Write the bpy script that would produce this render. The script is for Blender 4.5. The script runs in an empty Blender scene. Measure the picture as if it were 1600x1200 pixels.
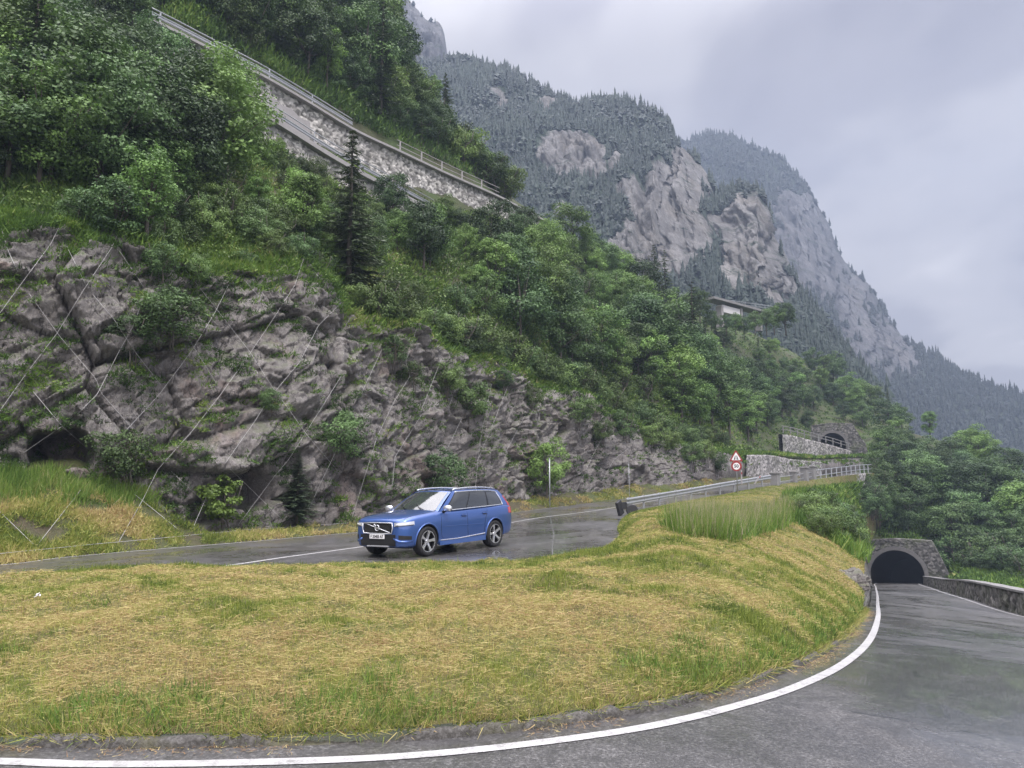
import bpy, bmesh, math, random
import numpy as np
from mathutils import Vector, Matrix, Euler
from mathutils.bvhtree import BVHTree
random.seed(7); RNG = np.random.default_rng(11)
S = bpy.context.scene
COL = S.collection
# ------------------------------------------------------------------ camera
F = 1200.0; HZ = 770.0
TH = math.atan((HZ-600.0)/F)
cam = bpy.data.cameras.new('camera'); camo = bpy.data.objects.new('camera', cam); COL.objects.link(camo)
cam.sensor_fit = 'HORIZONTAL'; cam.sensor_width = 36.0; cam.lens = 36.0*F/1600.0
cam.clip_start = 0.05; cam.clip_end = 6000
camo.location = (0,0,0); camo.rotation_euler = (math.pi/2+TH, 0, 0)
S.camera = camo
def RAY(px, py):
    u = (px-800.0)/F; v = (600.0-py)/F
    return np.array((u, math.cos(TH)-math.sin(TH)*v, math.sin(TH)+math.cos(TH)*v))
def P(px, py, d):
    """world point seen at photo position px,py at ground distance d (metres along +Y)"""
    r = RAY(px, py); return r*(d/r[1])
# ------------------------------------------------------------------ noise
_PR = np.random.default_rng(3).permutation(256); PERM = np.concatenate([_PR,_PR,_PR])
_g = np.random.default_rng(5).normal(size=(256,3)); GR = _g/np.linalg.norm(_g,axis=1)[:,None]
def pnoise(p, seed=0):
    p = np.asarray(p, float)+seed*17.31
    i = np.floor(p).astype(int); f = p-i; w = f*f*f*(f*(f*6-15)+10)
    i &= 255; out = 0
    for dx in (0,1):
        wx = w[:,0] if dx else 1-w[:,0]
        for dy in (0,1):
            wy = w[:,1] if dy else 1-w[:,1]
            for dz in (0,1):
                wz = w[:,2] if dz else 1-w[:,2]
                h = PERM[PERM[PERM[(i[:,0]+dx)&255]+((i[:,1]+dy)&255)]+((i[:,2]+dz)&255)]
                g = GR[h]
                out = out + wx*wy*wz*(g[:,0]*(f[:,0]-dx)+g[:,1]*(f[:,1]-dy)+g[:,2]*(f[:,2]-dz))
    return out*1.6
def fbm(p, octv=4, seed=0, gain=0.5):
    p = np.asarray(p, float); a = 1.0; s = 0; t = 0
    for k in range(octv):
        s = s+a*pnoise(p*(2.03**k), seed+k*3); t += a; a *= gain
    return s/t
def worley(p, seed=0):
    """returns F1, F2, offset vector to the nearest feature point, hash index"""
    p = np.asarray(p,float)+seed*9.7; i = np.floor(p).astype(int)
    n = len(p); f1 = np.full(n,9.0); f2 = np.full(n,9.0); off = np.zeros((n,3)); hid = np.zeros(n,int)
    for dx in (-1,0,1):
        for dy in (-1,0,1):
            for dz in (-1,0,1):
                c = i+np.array((dx,dy,dz)); cc = c&255
                h = PERM[PERM[PERM[cc[:,0]]+cc[:,1]]+cc[:,2]]
                fp = c+0.5+GR[h]*0.48
                v = p-fp; d = np.sqrt((v*v).sum(1))
                m = d<f1
                f2 = np.where(m, f1, np.minimum(f2,d)); 
                off[m] = v[m]; hid[m] = h[m]; f1 = np.where(m,d,f1)
    return f1,f2,off,hid
def facets(p, seed=0):
    f1,f2,off,h = worley(p,seed)
    return (off*GR[(h*7+31)&255]).sum(1)+0.35*(((h*53)&255)/255.0-0.5), f2-f1
# ------------------------------------------------------------------ meshes
def mesh_np(name, V, Fq, mat=None, parent=None, smooth=False, attrs=None):
    """V (n,3), Fq (m,3|4) -> one linked mesh object"""
    V = np.asarray(V,np.float32); Fq = np.asarray(Fq,np.int32)
    me = bpy.data.meshes.new(name); k = Fq.shape[1]; m = len(Fq)
    me.vertices.add(len(V)); me.vertices.foreach_set('co', V.ravel())
    me.loops.add(m*k); me.loops.foreach_set('vertex_index', Fq.ravel())
    me.polygons.add(m); me.polygons.foreach_set('loop_start', np.arange(m,dtype=np.int32)*k)
    if smooth: me.polygons.foreach_set('use_smooth', np.ones(m,bool))
    me.update(calc_edges=True)
    for an,(dom,arr) in (attrs or {}).items():
        a = me.attributes.new(an,'FLOAT',dom); a.data.foreach_set('value', np.asarray(arr,np.float32).ravel())
    if mat: me.materials.append(mat)
    return link(name, me, parent)
def link(name, me, parent=None):
    o = bpy.data.objects.new(name, me); COL.objects.link(o)
    if parent: o.parent = parent
    return o
def grid_faces(nu, nv):
    """verts indexed u*nv+v"""
    u,v = np.meshgrid(np.arange(nu-1),np.arange(nv-1),indexing='ij'); a = (u*nv+v).ravel()
    return np.stack([a,a+nv,a+nv+1,a+1],1)
class MB:
    """collects shapes into one mesh"""
    def __init__(s): s.v=[]; s.f=[]
    def add(s, v, f):
        b=len(s.v); s.v += [tuple(map(float,q)) for q in v]; s.f += [tuple(i+b for i in q) for q in f]; return s
    def box(s, c, sz, rot=None, taper=1.0):
        x,y,z = (q/2 for q in sz); pts=[]
        for dz in (-1,1):
            t = taper if dz>0 else 1.0
            for dx,dy in ((-1,-1),(1,-1),(1,1),(-1,1)): pts.append(Vector((dx*x*t,dy*y*t,dz*z)))
        if rot is not None: pts=[rot@q for q in pts]
        c=Vector(c); pts=[q+c for q in pts]
        return s.add(pts,[(0,3,2,1),(4,5,6,7),(0,1,5,4),(1,2,6,5),(2,3,7,6),(3,0,4,7)])
    def tube(s, pts, r, n=8, cap=True):
        pts=[Vector(q) for q in pts]; rs = r if isinstance(r,(list,tuple)) else [r]*len(pts)
        rings=[]; ref=Vector((0.13,0.21,0.97))
        for i,q in enumerate(pts):
            t=(pts[min(i+1,len(pts)-1)]-pts[max(i-1,0)]).normalized()
            if abs(t.dot(ref))>0.95: ref=Vector((0.97,0.2,0.1))
            a=(ref-t*ref.dot(t)).normalized(); b=t.cross(a)
            rings.append([q+(a*math.cos(2*math.pi*k/n)+b*math.sin(2*math.pi*k/n))*rs[i] for k in range(n)])
        v=[x for R in rings for x in R]; f=[]
        for i in range(len(pts)-1):
            for k in range(n): f.append((i*n+k,i*n+(k+1)%n,(i+1)*n+(k+1)%n,(i+1)*n+k))
        if cap: f.append(tuple(range(n-1,-1,-1))); f.append(tuple((len(pts)-1)*n+k for k in range(n)))
        return s.add(v,f)
    def lathe(s, prof, axis='y', n=24, c=(0,0,0), closed=False):
        """prof: list of (radius, along axis)"""
        v=[];f=[];m=len(prof)
        for k in range(n):
            a=2*math.pi*k/n
            for r,h in prof:
                p={'y':(r*math.cos(a),h,r*math.sin(a)),'z':(r*math.cos(a),r*math.sin(a),h),'x':(h,r*math.cos(a),r*math.sin(a))}[axis]
                v.append((p[0]+c[0],p[1]+c[1],p[2]+c[2]))
        for k in range(n):
            k2=(k+1)%n
            for j in range(m-1 if not closed else m):
                j2=(j+1)%m; f.append((k*m+j,k2*m+j,k2*m+j2,k*m+j2))
        return s.add(v,f)
    def prism(s, poly, z0, z1, M=None):
        n=len(poly); v=[Vector((x,y,z0)) for x,y in poly]+[Vector((x,y,z1)) for x,y in poly]
        if M is not None: v=[M@q for q in v]
        f=[tuple(range(n-1,-1,-1)),tuple(range(n,2*n))]+[(i,(i+1)%n,n+(i+1)%n,n+i) for i in range(n)]
        return s.add(v,f)
    def build(s, name, mat, parent=None, smooth=False, bevel=0, autosmooth=None):
        me=bpy.data.meshes.new(name); me.from_pydata(s.v,[],s.f); me.validate(); me.update()
        bm=bmesh.new(); bm.from_mesh(me); bmesh.ops.recalc_face_normals(bm,faces=bm.faces)
        bm.to_mesh(me); bm.free()
        if mat: me.materials.append(mat)
        if smooth: me.polygons.foreach_set('use_smooth',[True]*len(me.polygons))
        if autosmooth: me.set_sharp_from_angle(angle=math.radians(autosmooth))
        o=link(name,me,parent)
        if bevel:
            b=o.modifiers.new('bevel','BEVEL'); b.width=bevel; b.segments=2; b.limit_method='ANGLE'
        return o
def tag(o, label=None, cat=None, group=None, kind=None):
    if label: o['label']=label
    if cat: o['category']=cat
    if group: o['group']=group
    if kind: o['kind']=kind
    return o
def empty(name, loc=(0,0,0), rz=0, label=None, cat=None, group=None):
    o=bpy.data.objects.new(name,None); COL.objects.link(o); o.location=loc; o.rotation_euler=(0,0,rz); o.empty_display_size=0.3
    return tag(o,label,cat,group)
def spline(pts, n):
    """Catmull-Rom through pts, n samples evenly spaced by chord"""
    p=np.asarray(pts,float); L=np.concatenate([[0],np.cumsum(np.linalg.norm(np.diff(p,axis=0),axis=1))])
    return cr(L,p,np.linspace(0,L[-1],n))
def cr(t, p, q):
    """cubic Hermite interpolation (finite-difference tangents, slightly limited) of rows p at t, evaluated at q"""
    t=np.asarray(t,float); p=np.asarray(p,float); one=p.ndim==1
    if one: p=p[:,None]
    m=np.zeros_like(p); dt=np.diff(t)[:,None]; d=np.diff(p,axis=0)/dt
    m[1:-1]=(d[:-1]*dt[1:]+d[1:]*dt[:-1])/(dt[1:]+dt[:-1]); m[0]=d[0]; m[-1]=d[-1]
    q=np.clip(q,t[0],t[-1]); k=np.clip(np.searchsorted(t,q,side='right')-1,0,len(t)-2)
    h=(t[k+1]-t[k])[:,None]; s=((q-t[k])[:,None])/h
    r=(2*s**3-3*s**2+1)*p[k]+(s**3-2*s**2+s)*h*m[k]+(-2*s**3+3*s**2)*p[k+1]+(s**3-s**2)*h*m[k+1]
    return r[:,0] if one else r
def sstep(a,b,x):
    t=np.clip((np.asarray(x,float)-a)/(b-a),0,1); return t*t*(3-2*t)
# ------------------------------------------------------------------ materials
class NT:
    """tiny node-tree writer"""
    def __init__(s, name):
        s.m=bpy.data.materials.new(name); s.m.use_nodes=True; s.t=s.m.node_tree; s.N=s.t.nodes; s.L=s.t.links
        s.N.clear(); s.out=s.N.new('ShaderNodeOutputMaterial')
    def n(s, typ, **kw):
        o=s.N.new('ShaderNode'+typ)
        for k,v in kw.items():
            if k.startswith('i_'):
                key=k[2:]; o.inputs[int(key) if key.isdigit() else key.replace('_',' ')].default_value=v
            else: setattr(o,k,v)
        return o
    def l(s,a,b): s.L.new(a,b); return s
    def val(s,x,sock):
        if hasattr(x,'is_linked'): s.L.new(x,sock)
        else: sock.default_value=x
    def coord(s, scale=(1,1,1), rot=(0,0,0), kind='Object'):
        tc=s.n('TexCoord'); mp=s.n('Mapping'); mp.inputs['Scale'].default_value=scale; mp.inputs['Rotation'].default_value=rot
        s.l(tc.outputs[kind],mp.inputs['Vector']); return mp.outputs['Vector']
    def noise(s, vec, scale, detail=4, rough=0.55, dist=0.0, out='Fac'):
        o=s.n('TexNoise'); o.inputs['Scale'].default_value=scale; o.inputs['Detail'].default_value=detail
        o.inputs['Roughness'].default_value=rough; o.inputs['Distortion'].default_value=dist
        if vec is not None: s.l(vec,o.inputs['Vector'])
        return o.outputs[out]
    def vor(s, vec, scale, feature='F1', out='Distance', rnd=1.0):
        o=s.n('TexVoronoi',feature=feature); o.inputs['Scale'].default_value=scale; o.inputs['Randomness'].default_value=rnd
        if vec is not None: s.l(vec,o.inputs['Vector'])
        return o.outputs[out]
    def ramp(s, fac, stops, interp='LINEAR'):
        o=s.n('ValToRGB'); o.color_ramp.interpolation=interp; e=o.color_ramp.elements
        while len(e)<len(stops): e.new(0.5)
        for q,(p,c) in zip(e,stops):
            q.position=p; q.color=(c,c,c,1) if not isinstance(c,(tuple,list)) else (*c[:3],1)
        s.val(fac,o.inputs['Fac']); return o.outputs['Color']
    def mix(s, fac, a, b, mode='MIX'):
        o=s.n('Mix',data_type='RGBA',blend_type=mode); 
        s.val(fac,o.inputs[0])
        for x,k in ((a,6),(b,7)):
            if hasattr(x,'is_linked'): s.L.new(x,o.inputs[k])
            else: o.inputs[k].default_value=(*x[:3],1)
        return o.outputs[2]
    def math(s, op, a, b=0.0, c=None):
        o=s.n('Math',operation=op); s.val(a,o.inputs[0]); s.val(b,o.inputs[1])
        if c is not None: s.val(c,o.inputs[2])
        return o.outputs[0]
    def bump(s, h, strength=0.5, dist=0.05, normal=None):
        o=s.n('Bump'); o.inputs['Strength'].default_value=strength; o.inputs['Distance'].default_value=dist
        s.l(h,o.inputs['Height'])
        if normal is not None: s.l(normal,o.inputs['Normal'])
        return o.outputs['Normal']
    def pbsdf(s, color, rough=0.7, metal=0.0, normal=None, spec=None, coat=None, **kw):
        o=s.n('BsdfPrincipled')
        if hasattr(color,'is_linked'): s.L.new(color,o.inputs['Base Color'])
        else: o.inputs['Base Color'].default_value=(*color[:3],1)
        s.val(rough,o.inputs['Roughness']); s.val(metal,o.inputs['Metallic'])
        if spec is not None: s.val(spec,o.inputs['Specular IOR Level'])
        if coat is not None: s.val(coat,o.inputs['Coat Weight']); o.inputs['Coat Roughness'].default_value=0.04
        if normal is not None: s.l(normal,o.inputs['Normal'])
        for k,v in kw.items(): s.val(v,o.inputs[k.replace('_',' ')])
        return o.outputs[0]
    def done(s, sh): s.l(sh,s.out.inputs['Surface']); return s.m
    def attr(s, name):
        o=s.n('Attribute',attribute_name=name); return o.outputs['Fac']
    def nz(s):
        g=s.n('NewGeometry'); x=s.n('SeparateXYZ'); s.l(g.outputs['Normal'],x.inputs[0]); return x.outputs['Z']
    def rand(s): return s.n('ObjectInfo').outputs['Random']
def simple(name, color, rough=0.6, metal=0.0, var=0.12, scale=6.0, **kw):
    t=NT(name); v=t.coord(); n=t.noise(v,scale,5,0.6)
    c=t.mix(n,tuple(x*(1-var) for x in color),tuple(min(1,x*(1+var)) for x in color))
    r=t.math('ADD',t.math('MULTIPLY',n,0.12),rough-0.06)
    return t.done(t.pbsdf(c,r,metal,**kw))
# ------------------------------------------------------------------ sky, sun, air
SUN_EL, SUN_AZ = math.radians(58), math.radians(150)     # azimuth clockwise from +Y: behind the camera, to the right
def make_world():
    w=bpy.data.worlds.new('World'); S.world=w; w.use_nodes=True; t=w.node_tree; N=t.nodes; L=t.links; N.clear()
    out=N.new('ShaderNodeOutputWorld')
    sky=N.new('ShaderNodeTexSky'); sky.sky_type='NISHITA'; sky.sun_disc=False; sky.sun_elevation=SUN_EL; sky.sun_rotation=SUN_AZ
    b1=N.new('ShaderNodeBackground'); b1.inputs[1].default_value=0.10; L.new(sky.outputs[0],b1.inputs[0])
    tc=N.new('ShaderNodeTexCoord'); sx=N.new('ShaderNodeSeparateXYZ'); L.new(tc.outputs['Generated'],sx.inputs[0])
    def M(op,a,b=0.0):
        o=N.new('ShaderNodeMath'); o.operation=op
        for x,k in ((a,0),(b,1)):
            if hasattr(x,'is_linked'): L.new(x,o.inputs[k])
            else: o.inputs[k].default_value=x
        return o.outputs[0]
    z=M('MAXIMUM',sx.outputs['Z'],0.0)
    dv=M('ADD',z,0.22)
    cx=N.new('ShaderNodeCombineXYZ'); L.new(M('DIVIDE',sx.outputs['X'],dv),cx.inputs[0]); L.new(M('DIVIDE',sx.outputs['Y'],dv),cx.inputs[1])
    def noise(sc,det,off):
        mp=N.new('ShaderNodeMapping'); mp.inputs['Location'].default_value=off; mp.inputs['Scale'].default_value=(1,0.75,1); L.new(cx.outputs[0],mp.inputs[0])
        n=N.new('ShaderNodeTexNoise'); n.inputs['Scale'].default_value=sc; n.inputs['Detail'].default_value=det; n.inputs['Roughness'].default_value=0.5; n.inputs['Distortion'].default_value=0.35
        L.new(mp.outputs[0],n.inputs['Vector']); return n.outputs['Fac']
    def ramp(f,st):
        o=N.new('ShaderNodeValToRGB'); e=o.color_ramp.elements
        while len(e)<len(st): e.new(0.5)
        for q,(p,c) in zip(e,st): q.position=p; q.color=(*c,1)
        o.color_ramp.interpolation='EASE'; L.new(f,o.inputs[0]); return o.outputs[0]
    n1=noise(1.35,4,(0.6,5.2,0)); n2=noise(3.9,4,(2.7,1.0,0))
    f=M('ADD',M('MULTIPLY',n1,0.78),M('MULTIPLY',n2,0.22))
    cl=ramp(f,[(0.34,(0.42,0.405,0.475)),(0.46,(0.57,0.55,0.61)),(0.56,(0.77,0.745,0.785)),(0.68,(1.05,1.01,1.03))])
    def sm(x,a,b):
        o=N.new('ShaderNodeMapRange'); o.interpolation_type='SMOOTHSTEP'; L.new(x,o.inputs[0]); o.inputs[1].default_value=a; o.inputs[2].default_value=b; return o.outputs[0]
    gz=M('ADD',M('ADD',0.66,M('MULTIPLY',sm(z,0.5,1.0),SKY_ZENITH)),M('MULTIPLY',sm(M('MULTIPLY',sx.outputs['Y'],-1.0),0.0,0.9),SKY_BACK))
    mul=N.new('ShaderNodeVectorMath'); mul.operation='SCALE'; L.new(cl,mul.inputs[0]); L.new(gz,mul.inputs['Scale'])
    b2=N.new('ShaderNodeBackground'); b2.inputs[1].default_value=1.0; L.new(mul.outputs[0],b2.inputs[0])
    mx=N.new('ShaderNodeMixShader'); mx.inputs[0].default_value=0.93; L.new(b1.outputs[0],mx.inputs[1]); L.new(b2.outputs[0],mx.inputs[2])
    L.new(mx.outputs[0],out.inputs['Surface'])
SKY_ZENITH=5.2; SKY_BACK=0.9
make_world()
sl=bpy.data.lights.new('sun','SUN'); sl.energy=1.5; sl.angle=math.radians(12); sl.color=(1.0,0.95,0.88)
so=bpy.data.objects.new('sun',sl); COL.objects.link(so)
sd=Vector((math.sin(SUN_AZ)*math.cos(SUN_EL),math.cos(SUN_AZ)*math.cos(SUN_EL),math.sin(SUN_EL)))
so.rotation_euler=sd.to_track_quat('Z','Y').to_euler(); so.location=(0,-20,60)
S.view_settings.view_transform='Standard'; S.view_settings.look='None'; S.view_settings.exposure=0.78; S.view_settings.gamma=1.0
S.cycles.use_denoising=True; S.cycles.max_bounces=6; S.cycles.diffuse_bounces=3; S.cycles.glossy_bounces=3; S.cycles.transmission_bounces=4; S.cycles.transparent_max_bounces=6; S.cycles.volume_bounces=0
S.cycles.use_adaptive_sampling=False
HAZE_DENS=0.00062
def make_haze():
    t=NT('haze_air'); v=t.n('VolumePrincipled'); v.inputs['Color'].default_value=(0.39,0.48,0.64,1); v.inputs['Density'].default_value=HAZE_DENS; v.inputs['Anisotropy'].default_value=0.0
    t.l(v.outputs[0],t.out.inputs['Volume'])
    m=MB(); m.box((350,540,165),(2300,1300,720)); o=m.build('haze',t.m); tag(o,'thin pale blue rain haze filling the valley','haze',kind='stuff')
make_haze()
# ------------------------------------------------------------------ ground materials
def rock_material(name, base, scale=1.0, green=0.5, streak=(1,1,0.35), contrast=1.0, rust=0.38):
    t=NT(name); v=t.coord(); st=t.coord(scale=streak)
    n1=t.noise(v,0.55*scale,8,0.62); n2=t.noise(st,1.5*scale,9,0.72,0.8); n3=t.noise(v,13*scale,7,0.75)
    c=t.ramp(n2,[(0.30,tuple(x*(1-0.50*contrast) for x in base)),(0.48,base),(0.70,tuple(min(1,x*(1+0.6*contrast)) for x in base))]); c=t.mix(t.ramp(n3,[(0.40,0.6),(0.56,0)]),c,tuple(x*0.45 for x in base))
    c=t.mix(t.ramp(n1,[(0.42,0),(0.62,0.55)]),c,tuple(x*0.55 for x in base))
    c=t.mix(t.math('MULTIPLY',t.ramp(t.noise(v,0.33*scale,5,0.6,0.5),[(0.56,0),(0.68,1)]),rust),c,(base[0]*1.25,base[1]*0.86,base[2]*0.72))
    c=t.mix(t.math('MULTIPLY',t.ramp(t.noise(v,7*scale,4,0.7),[(0.60,0),(0.74,1)]),0.40),c,(0.42,0.40,0.40))
    wv=t.n('VectorMath',operation='MULTIPLY_ADD'); t.l(t.noise(v,0.8*scale,4,0.6,out='Color'),wv.inputs[0]); wv.inputs[1].default_value=(1.6,1.6,1.6); t.l(t.coord(scale=(1,1,0.45),rot=(0,0.7,0.2)),wv.inputs[2]); cr1=t.vor(wv.outputs[0],0.62*scale,'DISTANCE_TO_EDGE'); cr2=t.vor(wv.outputs[0],2.3*scale,'DISTANCE_TO_EDGE')
    crk=t.math('MULTIPLY',t.ramp(cr1,[(0.0,0),(0.022,1)]),t.ramp(cr2,[(0.0,0.5),(0.03,1)]))
    c=t.mix(crk,tuple(x*0.28 for x in base),c)
    up=t.nz(); gm=t.math('MULTIPLY',t.ramp(up,[(0.42,0),(0.78,1)]),t.ramp(t.noise(v,1.3*scale,5,0.65),[(0.40,0),(0.56,1)]))
    c=t.mix(t.math('MULTIPLY',gm,green),c,t.mix(n3,(0.05,0.075,0.02),(0.12,0.15,0.04)))
    n4=t.noise(v,38*scale,4,0.75); c=t.mix(t.ramp(n4,[(0.38,0.45),(0.52,0)]),c,tuple(x*0.4 for x in base)); c=t.mix(t.ramp(n4,[(0.58,0),(0.72,0.35)]),c,tuple(min(1,x*2.1) for x in base))
    h=t.math('ADD',t.math('ADD',t.math('MULTIPLY',n2,0.8),t.math('MULTIPLY',n4,0.25)),t.math('ADD',t.math('MULTIPLY',n3,0.6),t.math('MULTIPLY',crk,0.35)))
    return t.done(t.pbsdf(c,t.math('ADD',0.55,t.math('MULTIPLY',n1,0.35)),normal=t.bump(h,0.9,0.12/scale)))
def ground_material(name, soil, grass, sc=1.0, mid=0.5, soilcut=(0.40,0.60)):
    t=NT(name); v=t.coord(); a=t.noise(v,0.35*sc,6,0.62); b=t.noise(v,5*sc,6,0.7); d=t.noise(v,28*sc,3,0.7)
    c=t.mix(t.ramp(a,[(soilcut[0],0),(soilcut[1],1)]),soil,grass)
    c=t.mix(t.ramp(b,[(0.35,0),(0.7,0.75)]),c,tuple(x*0.45 for x in grass))
    return t.done(t.pbsdf(c,0.95,normal=t.bump(t.math('ADD',b,t.math('MULTIPLY',d,0.5)),1.0,0.15/sc)))
def asphalt_material():
    t=NT('wet_asphalt'); v=t.coord(); big=t.noise(t.coord(scale=(1,0.55,1),rot=(0,0,-0.5)),0.28,5,0.6,0.8); mid=t.noise(v,1.7,6,0.65,0.4); fine=t.noise(v,46,4,0.85); sp=t.noise(v,7,5,0.75); gr=t.vor(v,120,'F1')
    c=t.ramp(fine,[(0.36,(0.022,0.021,0.021)),(0.52,(0.085,0.082,0.080)),(0.66,(0.24,0.235,0.23))]); c=t.mix(t.ramp(sp,[(0.36,0.75),(0.56,0)]),c,(0.035,0.034,0.034))
    c=t.mix(t.ramp(mid,[(0.35,0),(0.7,0.55)]),c,(0.040,0.039,0.040))
    c=t.mix(t.math('MULTIPLY',t.ramp(t.noise(v,0.11,3,0.5),[(0.45,0),(0.6,1)]),0.35),c,(0.10,0.092,0.080))
    wet=t.ramp(t.math('ADD',t.math('MULTIPLY',big,0.75),t.math('MULTIPLY',mid,0.25)),[(0.40,0),(0.58,1)])
    r=t.math('SUBTRACT',0.52,t.math('MULTIPLY',wet,0.34))
    tk=t.n('TexWave',wave_type='BANDS',bands_direction='X'); 
    h=t.math('ADD',t.math('MULTIPLY',fine,0.55),t.math('MULTIPLY',gr,0.45))
    # crack network (tar veins)
    ck=t.vor(t.coord(scale=(1,1,1)),0.32,'DISTANCE_TO_EDGE'); nn=t.noise(v,2.2,4,0.7)
    ckm=t.math('MULTIPLY',t.ramp(ck,[(0,1),(0.012,0)]),t.ramp(nn,[(0.5,0),(0.6,1)]))
    c=t.mix(ckm,c,(0.018,0.018,0.018))
    return t.done(t.pbsdf(c,r,spec=0.6,normal=t.bump(h,t.math('SUBTRACT',0.42,t.math('MULTIPLY',wet,0.28)) and 0.30,0.006),coat=t.math('MULTIPLY',wet,0.5)))
M_ASPH=asphalt_material()
M_ROCK=rock_material('cliff_rock',(0.240,0.220,0.206),contrast=1.1)
M_SOIL=ground_material('bank_soil',(0.11,0.085,0.05),(0.10,0.12,0.035))
M_HILL=ground_material('hillside_soil',(0.09,0.085,0.045),(0.075,0.115,0.03),0.8)
M_MEADOW=ground_material('mown_grass_soil',(0.20,0.15,0.065),(0.16,0.17,0.05),1.5)
def paint_material():
    t=NT('road_paint'); v=t.coord(); w=t.noise(v,9,6,0.75); w2=t.noise(v,60,3,0.8)
    c=t.mix(t.ramp(t.math('ADD',t.math('MULTIPLY',w,0.6),t.math('MULTIPLY',w2,0.4)),[(0.47,0),(0.66,0.95)]),(0.43,0.425,0.42),(0.17,0.165,0.16))
    return t.done(t.pbsdf(c,0.42,normal=t.bump(w2,0.3,0.004)))
M_PAINT=paint_material()
# ------------------------------------------------------------------ roads
Wd=lambda x,y,z: np.array((x,y,z),float)
ROAD=[ # (inner edge, outer edge) from inside the lower tunnel, past the camera, round the bend on the left, and up the hill
 (Wd(67.5,140,-15.7),Wd(73.3,137.5,-15.7)),
 (P(1366,911.7,95),P(1440,912,94)),(P(1362.5,917.5,65),P(1466,921,63)),(P(1362,930,40),P(1511,934.5,40)),(P(1359,945,26),P(1622,967,27)),
 (P(1352,962,18.5),Wd(16.5,18,-3.45)),(P(1330,992,12.5),Wd(13.5,10,-2.7)),(P(1282,1027,9.2),Wd(11,4,-2.15)),(P(1200,1062,7.2),Wd(8.5,-1,-1.85)),
 (P(1100,1092,6.4),Wd(6,-4,-1.72)),(P(1000,1114,5.8),Wd(4,-5,-1.68)),(P(900,1130,5.5),Wd(2,-5.5,-1.66)),(P(750,1148,5.25),Wd(0,-5.8,-1.65)),(P(600,1160,5.1),Wd(-1.6,-6,-1.65)),
 (P(400,1167,5.0),Wd(-4,-6,-1.66)),(P(200,1170,5.0),Wd(-6.5,-5.5,-1.67)),(P(0,1167,5.05),Wd(-10,-4.5,-1.68)),(Wd(-7,5.6,-1.69),Wd(-15,-2,-1.70)),(Wd(-10.5,7.2,-1.73),Wd(-19,2,-1.73)),
 (Wd(-12.6,9.7,-1.75),Wd(-21,7.5,-1.76)),(Wd(-12.4,12.4,-1.76),Wd(-19.5,13,-1.77)),(P(0,915,14.5),P(-80,888,18)),(P(200,895,16.5),P(100,870,20.5)),(P(400,893,17),P(250,857,23.5)),
 (P(600,893,16.9),P(400,845,27)),(P(760,888,17.2),P(480,838,29.5)),(P(850,880,17.8),P(560,831,32)),(P(920,870,19),P(620,824,35)),(P(955,857,21),P(690,814,39)),
 (P(970,840,23.8),P(740,808,42)),(P(966,824,28.5),P(800,801,45)),(P(985,807,38),P(880,791,51)),(P(1060,789,46.5),P(970,780,58)),(P(1130,774,53),P(1040,771,63)),
 (P(1200,760,60),P(1110,762,69)),(P(1280,748,72),P(1200,754,80)),(P(1350,740,90),P(1290,746,97)),(Wd(52,104,2.9),Wd(46.5,109,2.9)),(Wd(66,112,3.4),Wd(62,119,3.4))]
RI=np.array([a for a,b in ROAD]); RO=np.array([b for a,b in ROAD])
_t=np.arange(len(ROAD),dtype=float); NR=1100
_q=np.linspace(0,len(ROAD)-1,NR)
CI=cr(_t,RI,_q); CO=cr(_t,RO,_q)
def ridx(k): return int(round(k/(len(ROAD)-1)*(NR-1)))
NVR=14
_w=np.linspace(0,1,NVR)
RV=(CI[:,None,:]*(1-_w)[None,:,None]+CO[:,None,:]*_w[None,:,None])
road=mesh_np('road',RV.reshape(-1,3),grid_faces(NR,NVR),M_ASPH,smooth=True); tag(road,kind='structure')
def bvh_of(o):
    me=o.data; v=np.empty(len(me.vertices)*3,np.float32); me.vertices.foreach_get('co',v)
    return BVHTree.FromPolygons([tuple(q) for q in v.reshape(-1,3).tolist()],[tuple(p.vertices) for p in me.polygons])
BV_ROAD=bvh_of(road)
def road_z(x,y,guess):
    best=None
    o=Vector((x,y,60)); 
    for _ in range(4):
        h=BV_ROAD.ray_cast(o,Vector((0,0,-1)))
        if h[0] is None: break
        if best is None or abs(h[0].z-guess)<abs(best-guess): best=h[0].z
        o=h[0]-Vector((0,0,0.05))
    return guess if best is None else best
def marking(path, width, lift=0.005):
    p=np.asarray(path); d=np.gradient(p[:,:2],axis=0); d/=np.linalg.norm(d,axis=1)[:,None]+1e-9
    n=np.stack([-d[:,1],d[:,0]],1)*width/2; V=[]
    for (x,y,z),(nx,ny) in zip(p,n):
        for s in (-1,1): V.append((x+s*nx,y+s*ny,road_z(x+s*nx,y+s*ny,z)+lift))
    o=mesh_np('road_line',V,grid_faces(len(p),2),M_PAINT); tag(o,kind='structure'); return o
def off(Ca,Cb,m,a,b):
    d=Cb-Ca; d=d/np.linalg.norm(d,axis=1)[:,None]; return (Ca+d*m)[ridx(a):ridx(b)]
marking(off(CI,CO,0.29,1,20),0.105)                   # edge line round the grass island
marking(off(CO,CI,0.32,1,6),0.13)                      # outer edge line to the tunnel
marking(off(CO,CI,0.22,21,31),0.10)                    # faint line under the cliff
marking(spline([P(250,894,16.6),P(340,886,18),P(450,870.5,20.6),P(560,856,23.7),P(700,833,29),P(800,818,35),P(890,808,41),P(970,800,48),P(1040,788,55),P(1100,777,60)],140),0.14)
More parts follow.
